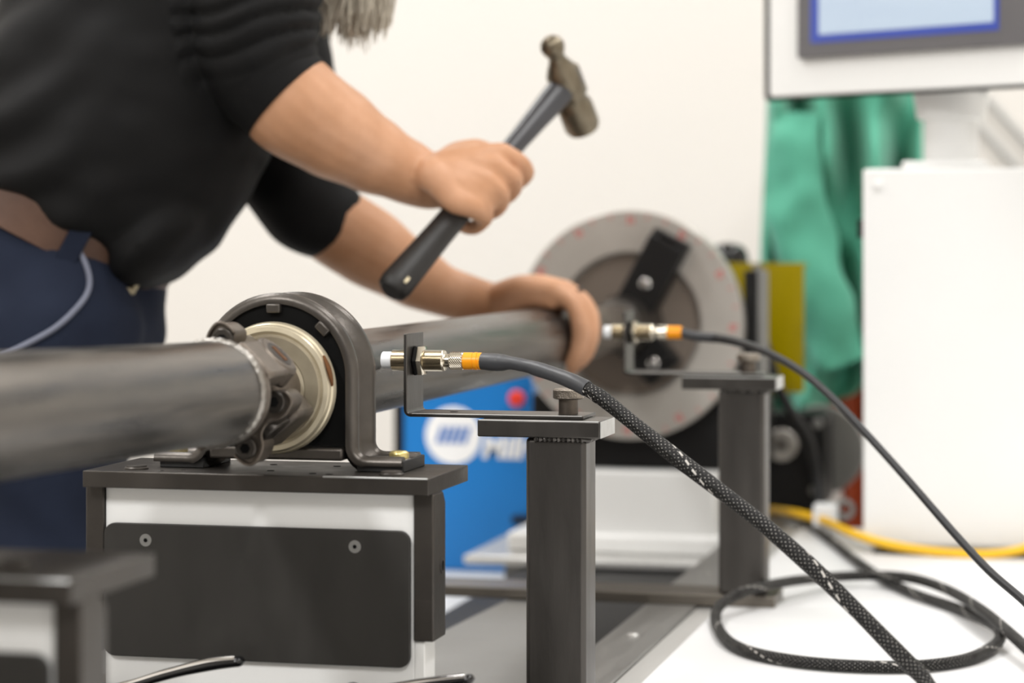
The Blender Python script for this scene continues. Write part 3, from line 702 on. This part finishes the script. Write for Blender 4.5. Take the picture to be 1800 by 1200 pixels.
# support so that the feeder stands on the bed
MB().box((a.x + .01, 3.615, Z(HT) + .0005), (b.x - .01, 3.69, b.z)).build('mount', M_BLACK, wf)
rs = thing('rust_coloured_curtain', 'rust-orange sheet hanging behind the green jacket beside the white cabinet', 'curtain', PY(1470, 1000, 4.12))
vs, fs = [], []; NX, NZ = 40, 12
x0, x1 = PY(1405, 700, 4.1).x, PY(1560, 700, 4.1).x; z1, z0 = PY(1400, 560, 4.1).z, .25
for j in range(NZ + 1):
    for i in range(NX + 1):
        u = i / NX; vs.append((x0 + (x1 - x0) * u, 4.1 + .012 * math.sin(u * 19 + .4 * j / NZ), z0 + (z1 - z0) * j / NZ))
for j in range(NZ):
    for i in range(NX): fs.append((j * (NX + 1) + i, j * (NX + 1) + i + 1, (j + 1) * (NX + 1) + i + 1, (j + 1) * (NX + 1) + i))
o = MB().add(vs, fs).build('sheet', M_RUSTC, rs, smooth_deg=80); s_ = o.modifiers.new('thick', 'SOLIDIFY'); s_.thickness = .004
MB().cyl((x0 - .03, 4.1, z1 - .003), (x1 + .03, 4.1, z1 - .003), .008, n=14).build('curtain_rod', M_GREYD, rs)
MB().cyl((x0 - .02, 4.1, 0), (x0 - .02, 4.1, z1), .009, n=12).build('curtain_stand', M_GREYD, rs)
MB().cyl((x1 + .02, 4.1, 0), (x1 + .02, 4.1, z1), .009, n=12).build('curtain_stand', M_GREYD, rs)
cn = thing('plug_connector', 'small white plug with grey ring standing on the worktop by the rust sheet', 'plug', PH(1455, 940, HT))
c = PH(1455, 938, HT)
MB().box((c.x - .019, c.y - .014, c.z + .0005), (c.x + .014, c.y + .014, c.z + .042)).build('body', M_WPLAS, cn, .005, segs=3)
MB().torus(c + Vector((.022, .01, .033)), EY, .011, .004, 28, 10).build('ring', M_GREYD, cn)
MB().cyl(c + Vector((.012, .01, .025)), c + Vector((.022, .01, .025)), .004).build('stem', M_GREYD, cn)

# ------------------------------------------------------------------ cabinet and operator panel
cb = thing('control_cabinet', 'plain white steel control cabinet standing on the worktop at right', 'cabinet', (-.1, 3.3, Z(HT)))
cx0 = PY(1517, 700, 3.14).x; ctop = PY(1517, 296, 3.14).z
MB().box((cx0 + .004, 3.152, Z(HT) + .006), (cx0 + .50, 3.385, ctop)).build('cabinet_body', M_WHITE, cb, .003)
MB().box((cx0, 3.140, Z(HT) + .010), (cx0 + .50, 3.1515, ctop - .001)).build('door', M_WHITE, cb, .003)
MB().box((cx0 + .02, 3.17, Z(HT) + .0002), (cx0 + .48, 3.375, Z(HT) + .006)).build('shadow_gap', M_BLACK, cb)  # black strip stands in for the shadow in the gap under the cabinet
c = PY(1508, 402, 3.2)
MB().box((cx0 - .012, 3.19, c.z - .012), (cx0 + .004, 3.215, c.z + .012)).build('hinge', M_BLACK, cb, .001)
c = PY(1543, 325, 3.14)
MB().lathe((c.x, 3.14, c.z), -EY, [(0, .006), (.003, .006), (.004, .004)], 20).build('door_screw', M_WHITE, cb)

hm = thing('operator_panel', 'white operator panel with grey bezel and blue-framed touchscreen on a pedestal', 'control panel', (-.2, 3.25, ctop))
PHI = math.radians(44)
er = RGT * math.cos(PHI) - FWD * math.sin(PHI); en = -FWD * math.cos(PHI) - RGT * math.sin(PHI)
O = P(1352, 171, 3.3)
def PP(px, py):
    r = ray(px, py); t = (O - EYE).dot(en) / r.dot(en); p = EYE + r * t - O; return p.dot(er), p.z
aw = PP(1905, 150)[0]
hgt = .36
MB().prism(rrect(0, 0, aw, hgt, .006), O, er, UP, en, -.012, 0).build('front_frame', M_WHITE, hm, .002)
MB().prism(rrect(-.0175, -.004, aw + .003, hgt + .004, .008), O, er, UP, en, -.020, -.0122).build('gasket', M_BLACK, hm)
MB().prism(rrect(.008, .006, aw - .006, hgt - .006, .006), O, er, UP, en, -.075, -.0202).build('rear_shell', M_BEZEL, hm, .003)
b0 = PP(1409, 104); b1 = PP(1812, 72)
bx1, by0 = b1[0], b0[1]
MB().prism(rrect(b0[0], by0, bx1, hgt - by0, .003), O, er, UP, en, .0002, .010).build('bezel', M_BEZEL, hm, .001)
f0 = PP(1433, 77); f1 = PP(1764, 40)
MB().prism(rrect(f0[0], f0[1], f1[0], hgt - f0[1], .001), O, er, UP, en, .0102, .0108).build('screen_frame', M_BLUEF, hm)
g0 = PP(1448, 62); g1 = PP(1755, 30)
MB().prism(rrect(g0[0], g0[1], g1[0], hgt - g0[1], .001), O, er, UP, en, .0110, .0114).build('screen', M_SCREEN, hm)
pc = PY(1672, 290, 3.26); pc.z = ctop
MB().box((PY(1586, 290, 3.2).x, 3.19, ctop + .0002), (PY(1735, 290, 3.2).x, 3.33, ctop + .011)).build('pedestal_base', M_WHITE, hm, .004)
tz = PY(1672, 168, 3.26).z
MB().lathe((pc.x, pc.y, ctop + .011), EZ, [(0, .036), (tz - ctop - .045, .036), (tz - ctop - .042, .045), (tz - ctop - .012, .050), (tz - ctop - .008, .050)], 48).build('pedestal', M_WHITE, hm)
MB().box((pc.x - .03, pc.y - .03, tz - .003), (pc.x + .05, pc.y + .03, tz + .06)).build('pedestal_head', M_WHITE, hm, .003)
# two conduits running slantwise down the back wall
for k, (p0, p1) in enumerate((((1735, 170), (1960, 420)), ((1700, 195), (1930, 450)))):
    a, b = PY(*p0, 4.785), PY(*p1, 4.785); dd = (b - a).normalized()
    tag(MB().cyl(a - dd * .5, b + dd * .3, .009, n=14).build('wall_conduit', M_RAIL2), ('upper' if k == 0 else 'lower') + ' of two slanting grey conduits on the wall right of the pedestal', 'conduit', 'slanting conduits')

# ------------------------------------------------------------------ green jacket
gj = thing('welding_jacket', 'pale green cotton welding jacket hanging in folds behind the operator panel', 'jacket', PY(1450, 760, 3.95))
left = [(60, 1352), (170, 1348), (300, 1343), (420, 1337), (520, 1334), (640, 1340), (735, 1346)]
rightb = [(60, 1618), (170, 1618), (290, 1617), (420, 1612), (520, 1598), (620, 1555), (690, 1500), (735, 1404)]
def interp(tab, y):
    for (y0, x0), (y1, x1) in zip(tab, tab[1:]):
        if y <= y1: return x0 + (x1 - x0) * (y - y0) / (y1 - y0)
    return tab[-1][1]
NX, NZ = 90, 80; vs, fs = [], []
for j in range(NZ + 1):
    y = 60 + 675 * j / NZ
    l, r = interp(left, y), interp(rightb, y)
    for i in range(NX + 1):
        u = i / NX; px = l + (r - l) * u
        fold = .048 * math.sin((px + .10 * y) / 15 + .8 * math.sin(y / 130)) + .026 * math.sin((px - .22 * y) / 12 + 1.3) + .034 * noise.noise(Vector((px / 45, y / 90, 2)))
        vs.append(PY(px, y, 3.92 + fold + .04 * abs(u - .5)))
for j in range(NZ):
    for i in range(NX): fs.append((j * (NX + 1) + i, (j + 1) * (NX + 1) + i, (j + 1) * (NX + 1) + i + 1, j * (NX + 1) + i + 1))
o = MB().add(vs, fs).build('jacket_body', M_GREEN, gj, smooth_deg=80); s_ = o.modifiers.new('thick', 'SOLIDIFY'); s_.thickness = .006; s_.offset = -1
# sleeve hanging over the front of it
sl_, sr_ = smooth([PY(1400, 200, 3.87), PY(1396, 300, 3.86), PY(1405, 400, 3.86), PY(1440, 520, 3.86), PY(1480, 640, 3.87)], 8, [.035, .045, .05, .052, .045])
mb = MB().sweep(sl_, [(r, r * .55) for r in sr_], 28, ref=EX)
for i, v in enumerate(mb.v):
    v = Vector(v); mb.v[i] = tuple(v + Vector((0, 1, 0)) * .014 * noise.noise(v * 22) + Vector((1, 0, 0)) * .010 * noise.noise(v * 17 + Vector((5, 0, 0))))
mb.build('sleeve', M_GREEN, gj, smooth_deg=80)
MB().cyl(PY(1480, 62, 3.95), PY(1480, 62, 4.81), .008).build('hanging_peg', M_GREYD, gj)

# ------------------------------------------------------------------ hammer
D0 = 2.50; TA = math.radians(38)
bt = P(686, 512, D0)
hd = P(1000, 142, D0 + .235)
ua = (hd - bt).normalized(); HL = (hd - bt).length
hm2 = thing('ball_peen_hammer', 'ball-peen hammer with black rubber grip held over the shaft', 'hammer', bt)
cam_w = -FWD
wv = (cam_w - ua * cam_w.dot(ua)).normalized()
vv = ua.cross(wv).normalized()
if vv.dot(RGT) < 0: vv = -vv
gl = HL * .60
mb = MB(); pts = [bt + ua * (HL * t) for t in (0, .01, .03, .10, .25, .40, .55, .60, .61)]
mb.sweep(pts, [(.0115, .010), (.0165, .0135), (.0180, .0150), (.0172, .0145), (.0155, .013), (.0150, .0128), (.0145, .0125), (.0140, .012), (.012, .010)], 28, ref=vv)
mb.build('grip', M_GRIP, hm2)
MB().sweep([bt + ua * (HL * t) for t in (.59, .70, .80, .90, .955)], [(.0115, .009), (.0120, .0095), (.0135, .0105), (.0155, .012), (.0160, .012)], 24, ref=vv).build('shank', M_FIBRE, hm2)
MB().obox(bt + ua * .014 + wv * .0146 + vv * .006, ua * .004, vv * .0015, wv * .0008).build('grip_mark', M_BUCKLE, hm2)
hb0 = P(964, 104, D0 + .195); hf0 = P(1024, 246, D0 + .262)
hdir = hf0 - hb0; hdir = (hdir - ua * hdir.dot(ua) * .75).normalized()
ctr = bt + ua * (HL * .985)
LH = .128
MB().lathe(ctr - hdir * LH * .50, hdir, [(.0, .001), (.0018, .007), (.006, .0118), (.0125, .0140), (.019, .0125), (.024, .0098), (.028, .0092), (.034, .0115), (.043, .0165), (.052, .0190), (.066, .0195), (.078, .0185),
      (.084, .0165), (.088, .0168), (.092, .0195), (.097, .0205), (.122, .0205), (.127, .0185), (.128, .0)], 40).build('head', M_HAMMER, hm2)
MB().obox(ctr + ua * .001, ua * .016, hdir * .021, ua.cross(hdir).normalized() * .0155).build('eye_block', M_HAMMER, hm2, .006, segs=3)

# ------------------------------------------------------------------ the person
pr_ = thing('person', 'person in black pushed-up sleeves and navy trousers leaning over the shaft', 'person', (-1.1, 2.45, 0))
def remesh(mb, voxel, iters=6, factor=.5):
    me = mb.mesh('tmp', None, 0); o = bpy.data.objects.new('tmp', me); COL.objects.link(o)
    r = o.modifiers.new('r', 'REMESH'); r.mode = 'VOXEL'; r.voxel_size = voxel
    s = o.modifiers.new('s', 'SMOOTH'); s.iterations = iters; s.factor = factor
    dg = bpy.context.evaluated_depsgraph_get(); out = bpy.data.meshes.new_from_object(o.evaluated_get(dg))
    bpy.data.objects.remove(o); bpy.data.meshes.remove(me); return out
def put(me, name, material, parent):
    o = bpy.data.objects.new(name, me); COL.objects.link(o); me.name = name; me.materials.clear(); me.materials.append(material)
    me.polygons.foreach_set('use_smooth', [True] * len(me.polygons))
    me.transform(Matrix.Translation(-ORG[parent.name])); o.parent = parent; ORG[o.name] = ORG[parent.name]; return o

def limb(mb, pts, radii, n=20, k=6, **kw):
    p, r = smooth(pts, k, [np.array(x if isinstance(x, tuple) else (x, x), float) for x in radii]); mb.sweep(p, [tuple(x) for x in r], n, round_ends=True, **kw)
body = MB()
# right arm (holds the hammer)
def HP(s, v, w): return bt + ua * (s / 478.0 * HL) + vv * v + wv * w        # s: pixels along the handle, v,w metres
RSH, RELB, RWR = P(415, -260, 2.50), P(462, 118, 2.52), P(757, 318, 2.615)
limb(body, [RSH, P(435, -60, 2.515), RELB], [.046, .046, .044])
limb(body, [RELB, P(510, 180, 2.535), P(582, 229, 2.56), P(650, 270, 2.585), P(705, 297, 2.60), RWR, HP(200, -.028, .016)], [.048, .0555, .0510, .0425, .0355, .0312, (.027, .021)])
WR = HP(176, -.046, .014)
mcp = {'i': (268, -.004, .029), 'm': (240, .001, .032), 'r': (212, .001, .030), 'p': (186, -.003, .026)}
pip = {'i': 288, 'm': 254, 'r': 221, 'p': 187}
fr = {'i': .0100, 'm': .0102, 'r': .0097, 'p': .0086}
for k, (s, v, w_) in mcp.items():
    r = fr[k]; sp2 = pip[k]
    limb(body, [WR * .7 + HP(s, -.046, .012) * .3, HP(s * .65 + 176 * .35, -.024, .023), HP(s, v, w_)], [.0155, .0145, r * 1.22], 14)
    ln = {'i': 1, 'm': 1.06, 'r': 1, 'p': .86}[k]
    limb(body, [HP(s, v, w_), HP((s + sp2) / 2, v + .019 * ln, w_ - .003), HP(sp2, .0275 * (1 if k != 'p' else .9), w_ - .020 * ln), HP(sp2 - 1, .0290 * (1 if k != 'p' else .92), -.006), HP(sp2 - 3, .022, -.021), HP(sp2 - 6, .006, -.0270), HP(sp2 - 8, -.008, -.026)],
         [r * 1.18, r * 1.0, r * 1.14, r, r * .95, r * .92, r * .8], 14)
body.ell(HP(222, -.022, .017), ua * .036, vv * .028, wv * .0150)          # palm
limb(body, [WR + wv * .002, HP(172, -.028, .019), HP(163, -.010, .021), HP(172, .008, .021), HP(180, .022, .012)], [.0190, .0175, .0150, .0130, .0100], 14)
limb(body, [HP(190, -.02, .022), HP(200, .004, .024), HP(205, .018, .016)], [.016, .014, .012], 14)
limb(body, [HP(225, -.02, .024), HP(240, .006, .024), HP(245, .020, .014)], [.016, .014, .012], 14)   # heel of the hand
limb(body, [WR + wv * -.004, HP(230, -.042, .006), HP(268, -.030, .000), HP(296, -.016, -.014), HP(300, .000, -.024), HP(296, .016, -.026)], [.0140, .0155, .0140, .0120, .0115, .0090], 14)
# left arm (hand on the shaft)
LSH, LELB, LWR = P(455, -150, 2.86), P(525, 335, 2.80), Vector((-.706, 2.815, Z(.0715)))
limb(body, [LSH, P(482, 110, 2.83), LELB], [.046, .044, .040])
limb(body, [LELB, P(578, 388, 2.81), P(645, 432, 2.83), P(722, 481, 2.85), P(790, 515, 2.865), LWR], [.040, .0470, .0470, .0385, .0300, (.0285, .0225)])
fy = {'i': 2.758, 'm': 2.786, 'r': 2.814, 'p': 2.840}
for k, Y in fy.items():
    r = {'i': .0104, 'm': .0106, 'r': .0100, 'p': .0090}[k]
    ph = {'i': 18, 'm': 22, 'r': 20, 'p': 14}[k]
    m_ = cy(ph, .0610 if k != 'm' else .0625, Y); ln = {'i': 1, 'm': 1.06, 'r': 1, 'p': .85}[k]
    limb(body, [LWR + Vector((-.004, (Y - 2.79) * .45, -.002)), cy(-22, .066, Y * .6 + 2.795 * .4), m_], [.0185, .0165, r * 1.3], 14)
    limb(body, [LWR + Vector((.006, (Y - 2.79) * .45, -.010)), cy(-20, .054, Y * .6 + 2.795 * .4), cy(ph, .050, Y)], [.016, .0150, .0115], 14)
    limb(body, [m_, cy(ph + 26 * ln, .0600, Y - .003), cy(ph + 52 * ln, .0555, Y - .006), cy(ph + 76 * ln, .0505, Y - .006), cy(ph + 90 * ln, .0488, Y - .005), cy(ph + 104 * ln, .0475, Y - .004)],
         [r * 1.2, r * 1.02, r * 1.14, r * 1.02, r * .98, r * .82], 14)
limb(body, [LWR + Vector((.004, -.004, -.016)), cy(-66, .056, 2.795), cy(-85, .052, 2.785), cy(-105, .049, 2.776), cy(-122, .048, 2.768)], [.0150, .0145, .0125, .0115, .0095], 14)
# torso, neck, head, legs (covered by the clothes)
TD = 2.665
T0 = P(100, 400, TD)
limb(body, [P(70, 470, TD), P(105, 390, TD), P(180, 270, TD), P(255, 120, TD), P(330, -60, TD), P(385, -210, TD), P(425, -300, TD)], [.125, .125, .125, .125, .125, .11, .07], 24)
limb(body, [P(405, -250, TD), P(470, -300, TD - .01), P(540, -310, TD - .02)], [.066, .060, .058])
limb(body, [P(385, -200, TD), RSH], [.06, .046]); limb(body, [P(385, -200, TD), LSH], [.06, .046])
HC = P(610, -250, TD - .02)
fd = (RGT * .62 - UP * .78).normalized(); hu = (RGT * .78 + UP * .62).normalized(); hsd = fd.cross(hu).normalized()   # where the face looks, crown, side
body.ell(HC, fd * .098, hsd * .077, hu * .118, 28, 18)
body.ell(HC + fd * .035 - hu * .065, fd * .058, hsd * .052, hu * .055)
limb(body, [HC + fd * .088 + hu * .018, HC + fd * .108 - hu * .018, HC + fd * .098 - hu * .026], [.009, .013, .010], 10)
for s_ in (-1, 1):
    body.ell(HC + hsd * .077 * s_ - hu * .005 - fd * .005, fd * .018, hsd * .008, hu * .030)
    body.ell(HC + fd * .088 + hsd * .034 * s_ + hu * .030, fd * .010, hsd * .020, hu * .008)
body.ell(HC + fd * .090 - hu * .052, fd * .010, hsd * .024, hu * .008)
RH, LH_ = P(66, 520, 2.59), P(70, 520, 2.74)
RK, LK = P(75, 1130, 2.55), P(110, 1130, 2.74)
RA, LA = Vector((P(40, 1000, 2.52).x, 2.33, .09)), Vector((P(60, 1000, 2.7).x, 2.55, .09))
limb(body, [P(80, 440, TD), RH, RK, RA], [.085, .062, .048, .040]); limb(body, [P(80, 440, TD), LH_, LK, LA], [.085, .062, .048, .040])
for a_ in (RA, LA): limb(body, [a_, a_ + Vector((.08, 0, -.045)), a_ + Vector((.16, 0, -.06))], [.042, .035, .028])
put(remesh(body, .0028, 7), 'body', M_SKIN, pr_)
for s_ in (-1, 1):
    e = HC + fd * .087 + hsd * .034 * s_ + hu * .012
    MB().ell(e, fd * .010, hsd * .013, hu * .008).build('eye', M_EYE, pr_)
rp = cy(20 + 13, .0606, 2.8125)
MB().torus(rp, (cy(46, .060, 2.811) - cy(20, .061, 2.814)), .0116, .0024, 28, 8).build('finger_ring', M_BLACKG, pr_)

# trousers
tr = MB()
def ering(c, half, dep): return (half, dep)
PXM = TD / FPX
ad = (RGT * .88 - UP * .47).normalized()           # back-to-front direction of the tilted pelvis in the picture plane
dep = FWD
def loft(mb, secs, n=40):
    """secs: (centre, dir_a, half_a, dir_b, half_b)"""
    vs, fs = [], []
    for c, da, ha, db, hb_ in secs:
        for k in range(n):
            a = 2 * math.pi * k / n; vs.append(c + da * (ha * math.cos(a)) + db * (hb_ * math.sin(a)))
    m = len(secs)
    for i in range(m - 1):
        for k in range(n): fs.append((i * n + k, i * n + (k + 1) % n, (i + 1) * n + (k + 1) % n, (i + 1) * n + k))
    fs += [tuple(range(n - 1, -1, -1)), tuple(range((m - 1) * n, m * n))]
    mb.add(vs, fs)
def dirpx(x, y): return (RGT * x - UP * y).normalized()
loft(tr, [(P(92, 372, TD), dirpx(.88, .47), 222 * PXM, dep, .172),
          (P(84, 420, TD), dirpx(.92, .40), 226 * PXM, dep, .180),
          (P(78, 480, TD), dirpx(.96, .28), 220 * PXM, dep, .186),
          (P(72, 560, TD), dirpx(.99, .10), 218 * PXM, dep, .186),
          (P(66, 640, TD), dirpx(1, 0), 205 * PXM, dep, .180), (P(62, 700, TD), dirpx(1, 0), 170 * PXM, dep, .16)])
limb(tr, [P(70, 560, 2.575), P(66, 760, 2.565), P(68, 950, 2.56), RK, P(60, 1400, 2.54), RA + Vector((0, 0, .03))], [.110, .098, .086, .080, .075, .066], 28)
limb(tr, [P(75, 560, 2.755), P(78, 760, 2.75), P(90, 950, 2.745), LK, P(90, 1400, 2.72), LA + Vector((0, 0, .03))], [.110, .098, .086, .080, .075, .066], 28)
me = remesh(tr, .0065, 8)
def displace(me, fn):
    n = len(me.vertices); co_ = np.empty(n * 3, np.float32); no_ = np.empty(n * 3, np.float32)
    me.vertices.foreach_get('co', co_); me.vertices.foreach_get('normal', no_)
    off = np.array([fn(Vector(p)) for p in co_.reshape(-1, 3)], np.float32)
    me.vertices.foreach_set('co', (co_.reshape(-1, 3) + no_.reshape(-1, 3) * off[:, None]).ravel()); me.update()
displace(me, lambda p: (.006 * noise.noise(Vector((p.x * 9, p.y * 9, p.z * 5))) + .004 * noise.noise(Vector((p.x * 25 + p.z * 12, p.y * 20, p.z * 16)))))
to = put(me, 'trousers', M_PANTS, pr_)
# belt
vs, fs = [], []; nB = 72
bc = P(90, 380, TD); bu = dirpx(.47, -.88)
for k in range(nB):
    a = 2 * math.pi * k / nB
    for rr, t in ((0, -.020), (.004, -.020), (.004, .020), (0, .020)):
        vs.append(bc + dirpx(.88, .47) * ((226 * PXM + .003 + rr) * math.cos(a)) + dep * ((.179 + rr) * math.sin(a)) + bu * t)
for k in range(nB):
    for j in range(4): fs.append((k * 4 + j, k * 4 + (j + 1) % 4, ((k + 1) % nB) * 4 + (j + 1) % 4, ((k + 1) % nB) * 4 + j))
bl = MB().add(vs, fs).build('belt', M_BELT, pr_, .001)
def belt_pt(px_front, extra=.004):
    """point on the camera side of the belt at a fraction back(-1)..front(1)"""
    c = px_front; s = -math.sqrt(max(0, 1 - c * c))
    return bc + dirpx(.88, .47) * ((226 * PXM + .004 + extra) * c) + dep * ((.180 + extra) * s)
for c in (.42, -.5):
    p = belt_pt(c); nrm = (p - bc).normalized(); tg = bu.cross(nrm).normalized()
    MB().obox(p + nrm * .002, nrm * .002, tg * .011, bu * .029).build('belt_loop', M_PANTS, pr_, .0015)
p = belt_pt(.80); nrm = (p - bc).normalized(); tg = bu.cross(nrm).normalized()
for a, b in ((-1, 0), (1, 0)):
    MB().obox(p + nrm * .003 + tg * .013 * a, nrm * .003, tg * .003, bu * .024).build('buckle', M_BUCKLE, bl, .001)
for b in (-1, 1):
    MB().obox(p + nrm * .003 + bu * .022 * b, nrm * .003, tg * .015, bu * .003).build('buckle', M_BUCKLE, bl, .001)
# pocket piping laid on the trousers
bvh = BVHTree.FromPolygons([v.co + ORG['person'] for v in to.data.vertices], [tuple(p.vertices) for p in to.data.polygons])
def drop(px, py, off=.002):
    r = ray(px, py).normalized(); h = bvh.ray_cast(EYE, r); return (h[0] + h[1] * off) if h[0] is not None else P(px, py, 2.5)
pts = smooth([drop(x, y) for x, y in [(112, 418), (135, 440), (150, 468), (156, 495), (150, 520), (128, 548), (98, 575), (60, 598), (20, 618), (-10, 632)]], 4)
MB().sweep(pts, .0032, 10).build('pocket_piping', M_PIPE, pr_)
# shirt
sh = MB()
loft(sh, [(P(96, 362, TD), dirpx(.86, .51), 240 * PXM, dep, .186),
          (P(112, 345, TD), dirpx(.86, .51), 250 * PXM, dep, .194),
          (P(140, 300, TD), dirpx(.87, .49), 276 * PXM, dep, .202),
          (P(182, 235, TD), dirpx(.88, .47), 280 * PXM, dep, .204),
          (P(225, 160, TD), dirpx(.91, .41), 270 * PXM, dep, .200),
          (P(265, 60, TD), dirpx(.93, .37), 245 * PXM, dep, .198),
          (P(310, -60, TD), dirpx(.93, .37), 232 * PXM, dep, .200),
          (P(355, -170, TD), dirpx(.92, .38), 215 * PXM, dep, .205),
          (P(395, -250, TD), dirpx(.9, .42), 165 * PXM, dep, .17), (P(430, -300, TD), dirpx(.85, .5), 110 * PXM, dep, .09)], 48)
# belly hem droops at the front
sh.ell(P(285, 425, TD - .02), dirpx(.75, -.66) * .080, FWD * .150, dirpx(.66, .75) * .040)
def pxs(c, d, dx, dy, half, dep_): return (P(*c, d), dirpx(dx, dy), half * d / FPX, (FWD + dirpx(.6, .8) * .05).normalized(), dep_)
loft(sh, [pxs((405, -250), 2.56, 1, .3, 110, .06), pxs((425, -200), 2.54, 1, .2, 130, .078), pxs((440, -90), 2.515, 1, 0, 122, .078), pxs((446, 0), 2.515, 1, -.03, 111, .074), pxs((449, 70), 2.52, 1, -.07, 105, .072), pxs((462, 125), 2.525, .92, -.38, 97, .068), pxs((478, 148), 2.53, .82, -.57, 92, .063), pxs((493, 164), 2.533, .72, -.69, 89, .060)], 40)
limb(sh, [P(430, -140, 2.84), P(480, 120, 2.83), P(505, 300, 2.81), P(530, 350, 2.805), P(560, 378, 2.808)], [.080, .072, .060, .0575, .0545], 28)
limb(sh, [P(380, -190, TD), P(405, -245, 2.56), RSH, P(430, -150, 2.51)], [.10, .085, .080, .078], 24)
limb(sh, [P(380, -190, TD), P(425, -190, 2.78), LSH, P(462, -40, 2.85)], [.10, .085, .080, .075], 24)
sh.ell(LELB, EX * .056, EY * .058, EZ * .056)
# cut the rounded sleeve ends flat is not needed: cuffs sit over them
me = remesh(sh, .0045, 22)
ra, rb_ = P(440, -120, 2.515), P(500, 172, 2.535)
def shirt_fold(p):
    off = .006 * noise.noise(p * 6) + .0035 * noise.noise(Vector((p.x * 18, p.y * 18, p.z * 30)))
    t = (p - ra).dot(rb_ - ra) / (rb_ - ra).length_squared
    q_ = ra + (rb_ - ra) * t; dist = (p - q_).length
    if 0 < t < .95 and dist < .105:                 # gathered rings of the pushed-up sleeve
        k_ = math.sin(math.pi * min(1, max(0, (t - .1) / .78))); ax_ = (p - q_)
        u = t * 13 + .9 * noise.noise(p * 14) + .35 * ax_.dot(RGT) / .07 
        sx = abs(math.sin(u * 1.9)); off += k_ * .0085 * (sx ** .6 - .62)
    # long drag folds from the back of the waist
    hx = (p - P(0, 260, TD)); dd_ = hx.dot(RGT); hz = hx.dot(UP)
    if dd_ < .16:
        off += .011 * (1 - max(0, dd_ + .05) / .21) * math.sin(hz * 85 - dd_ * 40 + 3 * noise.noise(p * 7))
    return off
displace(me, shirt_fold)
so = put(me, 'shirt', M_SHIRT, pr_)
# smooth turned cuffs
def cuff(pts, radii, k=5):
    p, r = smooth(pts, k, radii); MB().sweep(p, r, 40).build('cuff', M_SHIRT, pr_)
mb = MB(); loft(mb, [pxs((470, 138), 2.528, .84, -.54, 95, .0655), pxs((484, 154), 2.531, .78, -.63, 95, .0640), pxs((503, 175), 2.535, .705, -.71, 94, .0620), pxs((504, 176), 2.535, .705, -.71, 90, .0600)], 48)
mb.build('cuff', M_SHIRT, pr_)
cuff([P(530, 346, 2.805), P(552, 366, 2.807), P(574, 385, 2.81)], [.0525, .0530, .0515])
# beard: a core with hanging strands
bd = MB(); ch = HC + fd * .045 - hu * .085
core, cr_ = smooth([P(640, -95, TD - .02), P(630, -40, TD - .02), P(622, 10, TD - .02), P(618, 45, TD - .02)], 5, [.050, .046, .034, .012])
bd.sweep(core, cr_, 16, round_ends=True)
rnd = random.Random(9)
for k in range(420):
    a = rnd.uniform(0, 2 * math.pi); r = math.sqrt(rnd.random())
    s0_ = P(635 + 62 * r * math.cos(a), -70 + rnd.uniform(-25, 25), TD - .02 + .045 * r * math.sin(a))
    L_ = rnd.uniform(.4, 1) * (1.05 - .35 * r)
    ex = 622 + 68 * r * math.cos(a) + rnd.uniform(-14, 14)
    e_ = P(ex, -40 + 138 * L_, TD - .02 + .045 * r * math.sin(a) + rnd.uniform(-.012, .012))
    m_ = (s0_ + e_) / 2 + Vector((rnd.uniform(-.006, .006), rnd.uniform(-.006, .006), 0))
    bd.sweep(smooth([s0_, m_, e_], 3), [.0016, .0016, .0015, .0014, .0012, .0009, .0005], 5)
bd.build('beard', M_HAIR, pr_, smooth_deg=60)
hr = MB(); hr.ell(HC - fd * .018 + hu * .022, fd * .092, hsd * .083, hu * .106, 24, 14); hr.build('hair', M_HAIR, pr_)
for a_ in (RA, LA):
    mb = MB(); limb(mb, [a_ + Vector((-.05, 0, -.045)), a_ + Vector((.03, 0, -.035)), a_ + Vector((.13, 0, -.05)), a_ + Vector((.2, 0, -.058))], [(.045, .042), (.048, .05), (.048, .036), (.04, .028)], 20, ref=EY)
    mb.box((a_.x - .09, a_.y - .045, .002), (a_.x + .235, a_.y + .045, .016)); mb.build('shoe', M_SHOE, pr_)
